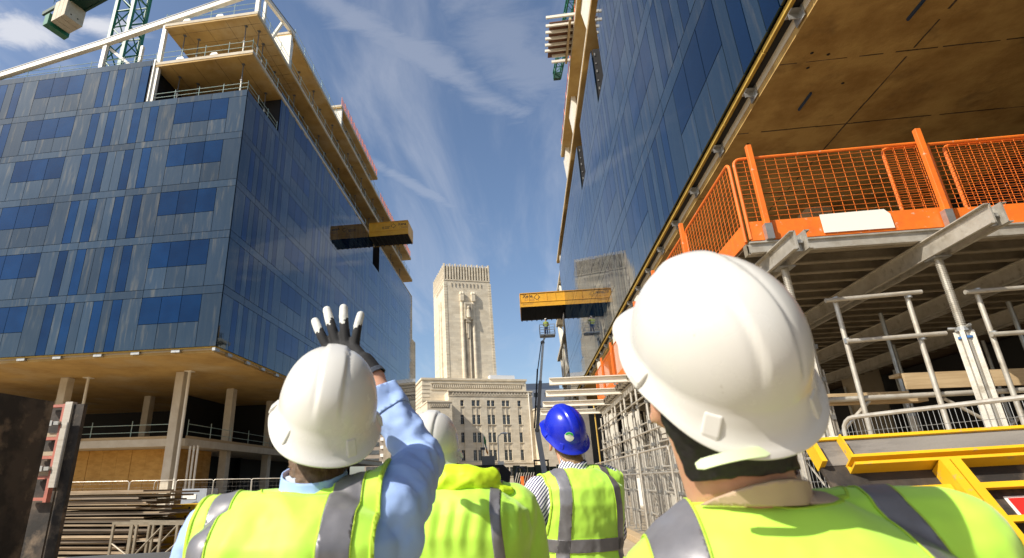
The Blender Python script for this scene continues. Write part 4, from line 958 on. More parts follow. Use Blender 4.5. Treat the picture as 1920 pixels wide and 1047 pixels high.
# leaning steel formwork panel in the right foreground
FO = np.array([1.375, 3.0, 1.554]); FU = np.array([.99932, 0, .0369]); FV = np.array([.031, -.544, -.839]); FV /= np.linalg.norm(FV); FN = -np.cross(FU, FV)
FN = FN if FN[1] < 0 else -FN
t = thing('yellow_formwork', 'yellow framed formwork panel with black ply leaning back in the right foreground', 'formwork', (2.1, 2.2, 0))
def fbox(m, u0, u1, v0, v1, n0, n1): return m.obox(FO + FU * u0 + FV * v0 + FN * n0, FU, FV, FN, u1 - u0, v1 - v0, n1 - n0)
UE, VE = 1.75, 1.80
fbox(MB(), -.045, UE, .004, .134, -.02, 0).build('facing_strip', M['grey_ply'], t)
fbox(MB(), -.045, UE, .138, VE, -.02, 0).build('plywood', M['dark_ply'], t)
fbox(MB(), -.05, UE, -.012, .003, -.03, .012).build('top_edge', M['yellow'], t)
m = MB(); fbox(m, -.05, -.028, .02, .14, .001, .05); fbox(m, -.05, -.045, .02, .14, -.03, .0005); m.build('end_plate', M['yellow'], t)
m = MB(); fbox(m, .088, .112, .004, .134, .001, .012); fbox(m, .088, .094, .004, .134, .012, .05); m.build('stiffener', M['yellow'], t)
m = MB(); fbox(m, .06, UE, .140, .148, .001, .075); fbox(m, .06, UE, .172, .180, .001, .075); fbox(m, .0605, UE, .148, .172, .001, .012); fbox(m, .06, UE, .134, .148, .075, .081); fbox(m, .06, UE, .172, .186, .075, .081); m.build('waler', M['yellow'], t)
for v in (.285, .432, .585, .735, .885, 1.04, 1.2):
    m = MB(); fbox(m, .06, .384, v, v + .006, .001, .05); fbox(m, .06, .384, v, v + .026, .05, .054); m.build('rib', M['yellow'], t)
    m = MB(); fbox(m, .476, UE, v, v + .006, .001, .05); fbox(m, .476, UE, v, v + .026, .05, .054); m.build('rib', M['yellow'], t)
for u in (.39, 1.25):
    m = MB(); fbox(m, u, u + .007, .188, VE, .001, .085); fbox(m, u + .073, u + .08, .188, VE, .001, .085); fbox(m, u, u + .036, .188, VE, .085, .090); fbox(m, u + .042, u + .08, .188, VE, .085, .090); fbox(m, u + .007, u + .073, .30, VE, .04, .045); m.build('soldier', M['yellow'], t)
S_ = MB().obox(FO + FU * .575 + FV * .325 + FN * .002, FU, FV, FN, .26, .12, .003).build('warning_sign', M['white'], t)
MB().obox(FO + FU * .586 + FV * .334 + FN * .0052, FU, FV, FN, .24, .102, .002).build('red_field', mat('sign_red', (.75, .02, .015), .5), S_)

# ================================================================== LEFT FOREGROUND
t = thing('wall_formwork', 'tall dark film faced formwork panel standing in shade at the left edge', 'formwork', (-5.87, 5, 0))
MB().box(-5.98, -5.86, 3.2, 6.30, 0, 2.44).build('face', M['dark_ply'], t)
m = MB()
for y in (3.6, 4.8, 6.0): m.box(-6.14, -5.985, y - .05, y + .05, 0, 2.4)
m.build('back_stiffener', M['pink_steel'], t)
t = thing('wall_formwork', 'narrow dark formwork panel edged by a pale timber and a red steel rung frame', 'formwork', (-5.75, 6.6, 0))
MB().box(-5.745, -5.60, 6.50, 6.56, 0, 2.43).build('face', M['dark_ply'], t)
MB().box(-5.85, -5.748, 6.47, 6.55, 1.42, 2.46).build('edge_timber', M['pale_wood'], t)
MB().box(-6.5, -5.86, 6.60, 6.66, 0, 2.42).build('back_board', M['dark_ply'], t)
m = MB(); m.box(-5.90, -5.855, 6.49, 6.56, 1.25, 2.44); m.build('frame_upright', M['pink_steel'], t)
for z in (2.40, 1.99, 1.76, 1.52, 1.27): MB().box(-6.14, -5.902, 6.50, 6.56, z, z + .035).build('rung', M['pink_steel'], t)
for z in (2.17, 1.62): m = MB(); m.box(-6.12, -5.87, 6.44, 6.485, z, z + .045); m.box(-6.02, -5.95, 6.43, 6.44, z - .01, z + .055); m.build('clamp', M['galv'], t)
for z in (2.03, 1.80, 1.56): MB().box(-6.12, -5.905, 6.52, 6.55, z, z + .05).build('spacer_block', M['concrete'], t)
# stack of used boards
st = random.Random(21)
G_ = 'used shuttering boards in the tall stack on the left'
z = .03; i = 0
pm = [mat('weathered_board', (.40, .30, .19), .85, col2=(.22, .16, .10), scale=2.5, stretch=(.5, 6, 6), var=.3, roff=True), mat('dark_board', (.20, .155, .11), .85, col2=(.10, .08, .06), scale=2.5, stretch=(.5, 6, 6), var=.3, roff=True)]
while z < 1.33:
    th = st.choice((.022, .03, .04)); x1 = -8.15 + st.uniform(-.75, .25) + (.12 if z > .6 else -.35); x0 = x1 - st.uniform(2.6, 3.6); y0 = 12.15 + st.uniform(-.1, .12) + z * .12
    c = (x0 + x1) / 2
    m = MB(); tilt = st.uniform(-.03, .03); dz = st.uniform(-.02, .015)
    m.hexa([(x0, y0, z), (x1, y0 + tilt, z + dz), (x1, y0 + 1.2 + tilt, z + dz), (x0, y0 + 1.2, z), (x0, y0, z + th), (x1, y0 + tilt, z + th + dz), (x1, y0 + 1.2 + tilt, z + th + dz), (x0, y0 + 1.2, z + th)])
    m.build('shuttering_board', st.choice(pm), None, off=(c, y0, z), label=('topmost rough board on the tall shuttering stack on the left' if z > 1.26 else 'lowest rough board under the tall shuttering stack on the left' if i == 0 else 'rough used shuttering board lying in the tall stack on the left'), cat='board', group=G_)
    z += th + st.choice((.006, .012, .03, .035)); i += 1
t = thing('steel_trestle', 'grey steel trestle frame lying in front of the board stack', 'trestle', (-7.4, 11.2, 0))
for y in (11.2, 11.75):
    MB().bar((-8.45, y, .73), (-6.2, y, .70), .05, .05).build('top_rail', M['joist'], t)
    for x in (-8.42, -8.0, -7.9, -7.35, -6.6, -6.45): MB().bar((x, y, 0), (x, y, .70), .045, .045, up=(0, 1, 0)).build('leg', M['joist'], t)
for a, b in [((-7.9, 11.2, .1), (-7.35, 11.2, .66)), ((-7.3, 11.2, .1), (-6.6, 11.2, .66)), ((-8.4, 11.2, .35), (-7.6, 10.9, .05)), ((-7.9, 11.75, .1), (-7.35, 11.75, .66))]:
    MB().tube(a, b, .018, 6).build('brace', M['joist'], t, smooth=True)
tag(MB().bar((-8.7, 10.4, .14), (-6.0, 10.9, .22), .09, .10).build('steel_channel', M['grey_steel']), 'dark steel channel lying across the ground in front of the trestle', 'steel channel')
tag(MB().box(-6.9, -5.9, 9.6, 10.2, 0, .19).build('timber_block', M['wood'], bevel=.01), 'pale timber block under the dark steel channel', 'timber')
for i, (x, z) in enumerate([(-8.45, .42), (-8.38, .62), (-8.3, .82)]):
    t = thing('yellow_waler', ['lowest yellow drilled waler by the end of the board stack', 'middle yellow drilled waler by the end of the board stack', 'topmost yellow drilled waler by the end of the board stack'][i], 'waler', (x, 14, z), 'yellow walers by the board stack')
    MB().box(x - .5, x + .12, 13.7, 15.2, z - .02 - (.4 if i == 0 else 0), z + .17).build('body', M['yellow'], t)
    m = MB(); m.tube((x - .02, 13.69, z + .09), (x - .02, 13.71, z + .09), .03, 8); m.build('drilled_hole', M['black'], t)
t = thing('orange_barrier', 'small red and white plastic barrier behind the yellow walers', 'barrier', (-9.0, 16.4, 0))
MB().box(-9.6, -8.4, 16.3, 16.36, .1, .95).build('panel', M['orange'], t)
m = MB()
for k in range(3): m.box(-9.55, -8.45, 16.28, 16.298, .25 + k * .25, .32 + k * .25)
m.build('band', M['white'], t)
for i in range(2): m = MB().box(-9.5 + i * .9, -9.3 + i * .9, 16.1, 16.6, 0, .1).build('foot', M['black'], t)
for i, (xa, xb) in enumerate([(-26.5, -22.0), (-22.0, -17.6 - 2.7), (-20.5, -19.3), (-19.2, -17.1), (-17.0, -14.9), (-14.8, -12.7)]):
    mesh_panel(['mesh fence panel in front of the plywood hoarding, farthest left', 'mesh fence panel with white labels in front of the plywood hoarding', 'narrow mesh fence panel beside the bare ground-floor column', 'mesh fence panel right of the bare ground-floor column', 'mesh fence panel just left of the waving man', 'mesh fence panel behind the waving man'][i], (xa, 30), (xb - .05, 30 + .1 * i), 1.76, fine=.2, grp='mesh fence panels below the left block')
t = thing('pallet_cage', 'grey wheeled cage with a white notice behind the mesh fence', 'cage', (-18.6, 31.2, 0))
MB().box(-19.4, -17.9, 31, 32.2, .1, 1.3).build('box', M['far_grey'], t); MB().box(-19.3, -18.5, 30.97, 30.995, .75, 1.0).build('notice', M['white'], t)
t = thing('yellow_waler', 'long yellow drilled waler lying behind the waving man', 'waler', (-2.6, 10, 1.3), 'yellow drilled walers')
MB().box(-3.9, -1.9, 10, 10.15, 1.30, 1.46).build('body', M['yellow'], t)
m = MB()
for k in range(6): m.tube((-3.7 + k * .33, 9.99, 1.38), (-3.7 + k * .33, 10.01, 1.38), .025, 8)
m.build('drilled_hole', M['black'], t)
t2 = thing('timber_trestle', 'dark timber trestle carrying the yellow waler behind the waving man', 'trestle', (-2.9, 10.1, 0))
for x in (-3.6, -2.2): MB().box(x - .05, x + .05, 10, 10.15, 0, 1.298).build('leg', M['dark_ply'], t2)
MB().box(-4.0, -1.8, 10.03, 10.12, .5, .6).build('cross_rail', M['dark_ply'], t2)
def sstep(a,b,x):
    t=np.clip((x-a)/(b-a),0,1);return t*t*(3-2*t)
HA,HB,HH,HZ=.105,.131,.152,.022
def helmet_grid(n=96,m=22):
    """rows of an outer hard-hat shell from the rim upward; x right, y front, z up"""
    ph=np.linspace(0,2*pi,n,endpoint=False)
    c,s=np.cos(ph),np.sin(ph)
    front=sstep(.55,1.,s)           # visor
    rear=sstep(.2,1.,-s)
    rows=[]
    # profile of the rim, from the inside edge, round the thin lip and up the flared brim into the dome
    for d,z,v in [(-.004,-.002,0),(.010,-.0095,.9),(.0172,-.0100,1),(.0182,-.0085,1),(.0175,-.0068,1),(.0135,-.0015,.72),(.0085,.005,.35),(.0048,.0115,.12),(.0022,.017,.03)]:
        dv=d+v*(front*.030+rear*.010)
        zz=z+ v*(-.012*front) -.020*rear*(1-sstep(.0,HZ,z)) 
        rows.append(np.stack([(HA+dv*(.9+.1*abs(s)))*c,(HB+dv)*s,np.full(n,1.)*zz],1))
    z0=HZ
    for k in range(0,m+1):
        t=(k/m)*pi/2*.985
        r=cos(t)**.84
        zz=z0+(HH-z0)*sin(t)
        x=HA*r*c; y=HB*r*s
        up=sstep(.12,.55,t)
        ax=np.abs(x)
        rid=(1-sstep(.0195,.0255,ax))*up
        groove=np.exp(-((ax-.0275)/.0045)**2)*sstep(.18,.5,t)
        dd=.0043*rid-.0016*groove
        nrm=np.stack([x/HA**2,y/HB**2,np.full(n,max(.02,(zz-z0))/((HH-z0)**2))],1)
        nrm/=np.linalg.norm(nrm,axis=1)[:,None]
        rows.append(np.stack([x,y,np.full(n,zz)],1)+nrm*dd[:,None])
    return rows
def rotm(yaw,pitch,roll):
    """pitch>0 tips the face up, yaw>0 turns it to the left, roll>0 tips the head to its right"""
    y,p,r=map(radians,(yaw,pitch,roll))
    Rz=np.array([[cos(y),-sin(y),0],[sin(y),cos(y),0],[0,0,1]])
    Rx=np.array([[1,0,0],[0,cos(p),-sin(p)],[0,sin(p),cos(p)]])
    Ry=np.array([[cos(r),0,sin(r)],[0,1,0],[-sin(r),0,cos(r)]])
    return Rz@Rx@Ry
# ================================================================== PEOPLE
def nv(a): a = np.array(a, float); return a / np.linalg.norm(a)
def cone(m, p0, p1, r0, r1, n=14, e0=True, e1=True):
    """tapered limb with rounded ends"""
    p0, p1 = np.array(p0, float), np.array(p1, float); d = p1 - p0; Ln = np.linalg.norm(d); d /= Ln
    pts = []; 
    if e0:
        for k in range(4): t = -pi / 2 + k * pi / 8; pts.append((p0 + d * r0 * sin(t), max(1e-4, r0 * cos(t))))
    pts += [(p0, r0), (p0 + d * Ln / 2, (r0 + r1) / 2), (p1, r1)]
    if e1:
        for k in range(1, 5): t = k * pi / 8; pts.append((p1 + d * r1 * sin(t), max(1e-4, r1 * cos(t))))
    up = np.array([0, 0, 1.]) if abs(d[2]) < .9 else np.array([1., 0, 0]); a = nv(np.cross(d, up)); b = np.cross(d, a)
    vs = [c + (a * cos(2 * pi * j / n) + b * sin(2 * pi * j / n)) * r for c, r in pts for j in range(n)]
    fs = [(i * n + j, i * n + (j + 1) % n, (i + 1) * n + (j + 1) % n, (i + 1) * n + j) for i in range(len(pts) - 1) for j in range(n)]
    fs += [tuple(range(n - 1, -1, -1)), tuple((len(pts) - 1) * n + j for j in range(n))]
    m.add(vs, fs)
def ell(m, c, ax, r, n=22, k=14):
    """ellipsoid with axes given by the columns of ax"""
    s = MB().sphere((0, 0, 0), 1.0, n, k); P = np.array(s.v) * np.array(r); m.add((np.array(ax) @ P.T).T + np.array(c), s.f)
def loft(m, rings, n=40):
    """rings: (centre, right vector, front vector, half width, half depth, squareness)"""
    vs = []
    for c, rx, fy, w, d, e in rings:
        for j in range(n):
            t = 2 * pi * j / n; ct, st_ = cos(t), sin(t); x = math.copysign(abs(ct) ** e, ct) * w; y = math.copysign(abs(st_) ** e, st_) * d
            vs.append(np.array(c) + np.array(rx) * x + np.array(fy) * y)
    k = len(rings); fs = [(i * n + j, i * n + (j + 1) % n, (i + 1) * n + (j + 1) % n, (i + 1) * n + j) for i in range(k - 1) for j in range(n)]
    fs += [tuple(range(n - 1, -1, -1)), tuple((k - 1) * n + j for j in range(n))]
    m.add(vs, fs)
def voxel(m, size, smooth=4):
    """one continuous skin round overlapping closed shapes -> (verts, quads)"""
    o = bpy.data.objects.new('tmp', m.mesh('tmp', fix=False)); COL.objects.link(o)
    r = o.modifiers.new('r', 'REMESH'); r.mode = 'VOXEL'; r.voxel_size = size
    dg = bpy.context.evaluated_depsgraph_get(); dg.update(); me = bpy.data.meshes.new_from_object(o.evaluated_get(dg))
    n = len(me.vertices); V = np.empty(n * 3); me.vertices.foreach_get('co', V); V = V.reshape(-1, 3)
    e = np.empty(len(me.edges) * 2, int); me.edges.foreach_get('vertices', e); e = e.reshape(-1, 2)
    Fc = [tuple(p.vertices) for p in me.polygons]
    dgr = np.bincount(e.ravel(), minlength=n).astype(float)[:, None]
    for it in range(smooth):
        for lam in (.55, -.52):
            A = np.zeros_like(V); np.add.at(A, e[:, 0], V[e[:, 1]]); np.add.at(A, e[:, 1], V[e[:, 0]]); V = V + lam * (A / np.maximum(dgr, 1) - V)
    d = o.data; bpy.data.objects.remove(o); bpy.data.meshes.remove(d); bpy.data.meshes.remove(me)
    return V, Fc
def normals(V, Fc):
    N_ = np.zeros_like(V); q4 = np.array([f if len(f) == 4 else (*f, f[-1]) for f in Fc])
    n = np.cross(V[q4[:, 2]] - V[q4[:, 0]], V[q4[:, 3]] - V[q4[:, 1]])
    t = q4[:, 3] == q4[:, 2]; n[t] = np.cross(V[q4[t, 1]] - V[q4[t, 0]], V[q4[t, 2]] - V[q4[t, 0]])
    for k in range(4): np.add.at(N_, q4[:, k], n)
    return N_ / np.maximum(np.linalg.norm(N_, axis=1), 1e-12)[:, None]
def fold(V, N_, amp, sc, seed=0, stretch=(1, 1, 1), ridge=True):
    """cloth creases: ridged noise pushed along the normals"""
    out = np.empty(len(V)); st_ = np.array(stretch) * sc
    for i, p in enumerate(V * st_ + seed * 7.3):
        a = mnoise.noise(Vector(p)); b = mnoise.noise(Vector(p * 2.3 + 5.1)); out[i] = ((1 - abs(a) * 2.2) if ridge else a) + .4 * b + .22 * mnoise.noise(Vector(p * 5.3 + 1.7))
    return V + N_ * (out * amp)[:, None]
def cut(bm, fn):
    """keep the side where fn > 0, cutting cleanly through the faces"""
    bm.verts.ensure_lookup_table(); P = np.array([v.co for v in bm.verts]); f = fn(P)
    val = {v: f[i] for i, v in enumerate(bm.verts)}; zero = set()
    for v in bm.verts:
        if abs(val[v]) < 1e-6: val[v] = 0.; zero.add(v)
    for e in [e for e in bm.edges if val[e.verts[0]] * val[e.verts[1]] < 0]:
        a, b = e.verts; t = val[a] / (val[a] - val[b]); ne, nv_ = bmesh.utils.edge_split(e, a, t); val[nv_] = 0.; zero.add(nv_)
    for f_ in list(bm.faces):
        z = [v for v in f_.verts if v in zero]
        if len(z) == 2 and not any(e.other_vert(z[0]) is z[1] for e in f_.edges if z[0] in e.verts):
            try: bmesh.utils.face_split(f_, z[0], z[1])
            except Exception: pass
    bmesh.ops.delete(bm, geom=[f_ for f_ in bm.faces if sum(val.get(v, 0) for v in f_.verts) < 0], context='FACES')
    bmesh.ops.delete(bm, geom=[v for v in bm.verts if not v.link_faces], context='VERTS')
def skinned(name, V, Fc, mat_, parent, cuts=(), thick=0, ang=180, disp=None, **t):
    o0 = ROOT[parent]; me = bpy.data.meshes.new(name); me.from_pydata([tuple(v) for v in V], [], Fc)
    if cuts:
        bm = bmesh.new(); bm.from_mesh(me)
        for c in cuts: cut(bm, c)
        bm.to_mesh(me); bm.free()
    n = len(me.vertices)
    if n == 0: print('EMPTY', name); return None
    A = np.empty(n * 3); me.vertices.foreach_get('co', A); A = A.reshape(-1, 3) - o0; me.vertices.foreach_set('co', A.ravel()); me.update()
    me.polygons.foreach_set('use_smooth', [True] * len(me.polygons))
    if mat_: me.materials.append(mat_)
    ob = link(bpy.data.objects.new(name, me)); ob.parent = parent; ROOT[ob] = o0
    if thick:
        s = ob.modifiers.new('thick', 'SOLIDIFY'); s.thickness = thick; s.offset = 0
    return tag(ob, **t)

def fmat(name, col, rough=.75, col2=None, bump=.15, bscale=700, sheen=.0, **k):
    return mat(name, col, rough, col2=col2, scale=k.pop('scale', 9), bump=bump, bscale=bscale, bdist=.0008, sheen=sheen, detail=3, **k)
M['hivis'] = fmat('hivis_yellow_cloth', (.50, .86, .075), .62, col2=(.45, .79, .055), bscale=500, sheen=.25, col3=(.40, .68, .07), scale3=5, lo3=.52, hi3=.78)
M['hivis_lime'] = fmat('hivis_lime_cloth', (.60, .83, .02), .6, col2=(.56, .78, .015))
M['hivis_tape'] = mat('reflective_tape', (.24, .235, .245), .40, metal=.3, col2=(.165, .16, .17), scale=9, rvar=.12, bump=.12, bscale=900, bdist=.0006)
M['tape_dark'] = M['hivis_tape']
M['piping'] = mat('vest_binding', (.42, .62, .04), .7)
M['blue_shirt'] = fmat('blue_shirt_cloth', (.33, .47, .80), .8, col2=(.30, .43, .75), bscale=900)
M['grey_collar'] = fmat('grey_cotton', (.42, .47, .53), .85)
M['tan'] = fmat('tan_jacket_cloth', (.47, .34, .23), .85, col2=(.41, .29, .19))
M['trousers'] = fmat('dark_trousers_cloth', (.03, .035, .05), .85)
M['boot'] = mat('work_boot_leather', (.10, .06, .03), .6)
M['skin'] = mat('skin', (.62, .34, .22), .5, col2=(.56, .28, .18), scale=14, bump=.1, bscale=260, bdist=.0006, spec=.4)
M['skin'].node_tree.nodes['Principled BSDF'].inputs['Subsurface Weight'].default_value = .12
M['skin'].node_tree.nodes['Principled BSDF'].inputs['Subsurface Radius'].default_value = (.012, .005, .003)
M['helmet_white'] = mat('white_helmet_plastic', (.63, .62, .575), .26, spec=.5, col2=(.59, .575, .53), scale=5, bump=.03, bscale=90, bdist=.0006, rvar=.06, col3=(.38, .35, .29), scale3=34, lo3=.69, hi3=.77)
M['helmet_blue'] = mat('blue_helmet_plastic', (.008, .022, .50), .26, spec=.55, col2=(.007, .018, .42), scale=6, bump=.03, bscale=90, bdist=.0006, rvar=.06, col3=(.03, .06, .55), scale3=26, lo3=.66, hi3=.8)
M['band'] = mat('pale_green_harness', (.62, .72, .42), .5)
M['glove_black'] = fmat('black_glove_knit', (.012, .012, .013), .8)
M['glove_white'] = fmat('pale_glove_coating', (.60, .60, .55), .7)
def hair_mat(name, c): 
    return mat(name, c, .5, col2=tuple(x * .45 for x in c), scale=60, stretch=(5, 5, .8), bump=.6, bscale=190, bdist=.003)
# striped shirt: thin dark lines woven into white cloth
st_m = bpy.data.materials.new('striped_shirt_cloth'); st_m.use_nodes = True
_t = st_m.node_tree; _b = _t.nodes['Principled BSDF']; _b.inputs['Roughness'].default_value = .8
_c = _t.nodes.new('ShaderNodeTexCoord'); _w = _t.nodes.new('ShaderNodeTexWave'); _w.wave_type = 'BANDS'; _w.bands_direction = 'X'; _w.inputs['Scale'].default_value = 25; _w.inputs['Distortion'].default_value = .6; _w.inputs['Detail'].default_value = 1
_mp = _t.nodes.new('ShaderNodeMapping'); _mp.inputs['Rotation'].default_value = (0, radians(-38), radians(8)); _t.links.new(_c.outputs['Object'], _mp.inputs[0]); _t.links.new(_mp.outputs[0], _w.inputs['Vector'])
_r = _t.nodes.new('ShaderNodeValToRGB'); _r.color_ramp.elements[0].position = .40; _r.color_ramp.elements[0].color = (.05, .05, .12, 1); _r.color_ramp.elements[1].position = .52; _r.color_ramp.elements[1].color = (.74, .72, .76, 1)
_t.links.new(_w.outputs['Fac'], _r.inputs[0]); _t.links.new(_r.outputs[0], _b.inputs['Base Color']); M['striped'] = st_m

def helmet(parent, C, R_, shell_m, sticker=False, tail=None, scale=1.0):
    o0 = ROOT[parent]
    T = lambda p: (R_ @ (np.array(p, float) * scale).T).T + np.array(C)
    rows = helmet_grid(120, 26); n = 120
    inner = []
    for f, z in ((.06, .1), (.45, .128), (.75, .10), (.9, .06), (.945, .02)):
        ph = np.linspace(0, 2 * pi, n, endpoint=False); inner.append(np.stack([HA * f * np.cos(ph), HB * f * np.sin(ph), np.full(n, z)], 1))
    rows = inner + rows
    V = np.concatenate(rows + [np.array([[0, 0, HH + .0043]])]); k = len(rows)
    Fc = [(i * n + j, i * n + (j + 1) % n, (i + 1) * n + (j + 1) % n, (i + 1) * n + j) for i in range(k - 1) for j in range(n)]
    Fc += [((k - 1) * n + j, (k - 1) * n + (j + 1) % n, k * n) for j in range(n)]
    H_ = skinned('safety_helmet', T(V), Fc, shell_m, parent)
    def lug(phi, w=.0115, hh=.020):
        p = radians(phi); d = nv([cos(p) * HB, sin(p) * HA, 0]); tt = np.array([-d[1], d[0], 0]); c = np.array([HA * cos(p), HB * sin(p), 0])
        pts = []
        for z, dep in ((-.007, .0190), (.005, .0160), (.020, .0035)): 
            for s in (-1, 1): pts.append((c + tt * s * w * (1 if z < .03 else .8) + d * dep + EZ * (z - .020 * float(sstep(.2, 1., -sin(p))) * (1 if z < .02 else .3)), c + tt * s * w + d * -.004 + EZ * (z - .020 * float(sstep(.2, 1., -sin(p))) * (1 if z < .02 else .3))))
        vs = []; 
        for a, b in pts: vs += [a, b]
        # layout per level: out-left, in-left, out-right, in-right
        fs = []
        for l in range(2):
            b0, b1 = l * 4, l * 4 + 4; fs += [(b0, b0 + 2, b1 + 2, b1), (b0 + 1, b0, b1, b1 + 1), (b0 + 2, b0 + 3, b1 + 3, b1 + 2), (b0 + 3, b0 + 1, b1 + 1, b1 + 3)]
        fs += [(1, 3, 2, 0), (8, 10, 11, 9)]
        m = MB().add(T(np.array(vs)), fs); m.build('harness_boss', shell_m, H_, bevel=.0035, seg=3)
    for phi in (228, 300, 178, 2): lug(phi)
    # headband and nape strap of the harness
    def band(z0, z1, a, b, p0, p1, name, m_, dip=0, th=.0025):
        m = MB(); k2 = 40; vs = []
        for i in range(k2 + 1):
            p = radians(p0 + (p1 - p0) * i / k2); dz = -dip * max(0, -sin(p)) ** 1.5
            for rr, zz in ((0, z0), (0, z1), (th, z1), (th, z0)): vs.append(((a + rr) * cos(p), (b + rr) * sin(p), zz + dz))
        fs = []
        for i in range(k2):
            for j in range(4): fs.append((i * 4 + j, i * 4 + (j + 1) % 4, (i + 1) * 4 + (j + 1) % 4, (i + 1) * 4 + j))
        fs += [(0, 1, 2, 3), (k2 * 4 + 3, k2 * 4 + 2, k2 * 4 + 1, k2 * 4)]
        m.add(T(np.array(vs)), fs); return m.build(name, m_, H_, smooth=True)
    band(-.035, -.002, .088, .108, 0, 360, 'headband', M['band'], dip=.012)
    if tail:
        band(-.066, -.046, .094, .116, tail[0], tail[1], 'nape_strap', M['band'], dip=.012, th=.004)
    if sticker:
        # round sticker following the shell, white with a green arc
        def disc(name, r0, r1, lift, m_, a0=0, a1=360):
            cph, cz = radians(sticker), .060; vs = []; fs = []; K = 32
            Vd = T(V)
            def on(dx_, dz_):
                z = cz + dz_; t = math.asin(min(1, max(0, (z - HZ) / (HH - HZ)))); r = cos(t) ** .84; p = cph + dx_ / (HA * 1.05 * r)
                q_ = np.array([HA * r * cos(p), HB * r * sin(p), z]); nn = nv([q_[0] / HA ** 2, q_[1] / HB ** 2, (z - HZ) / (HH - HZ) ** 2]); return q_ + nn * lift
            for rr in (r0, (r0 + r1) / 2, r1):
                for i in range(K + 1): t = radians(a0 + (a1 - a0) * i / K); vs.append(on(rr * cos(t), rr * sin(t)))
            for l in range(2):
                for i in range(K): fs.append((l * (K + 1) + i, l * (K + 1) + i + 1, (l + 1) * (K + 1) + i + 1, (l + 1) * (K + 1) + i))
            MB().add(T(np.array(vs)), fs).build(name, m_, H_, smooth=True)
        disc('round_sticker', .0005, .0245, .0012, M['white']); disc('sticker_arc', .0135, .0235, .0019, mat('sticker_green', (.02, .38, .05), .5), 25, 155)
        disc('sticker_print', .0075, .0105, .0019, mat('sticker_pale_green', (.30, .55, .30), .5), 40, 140)
    return H_

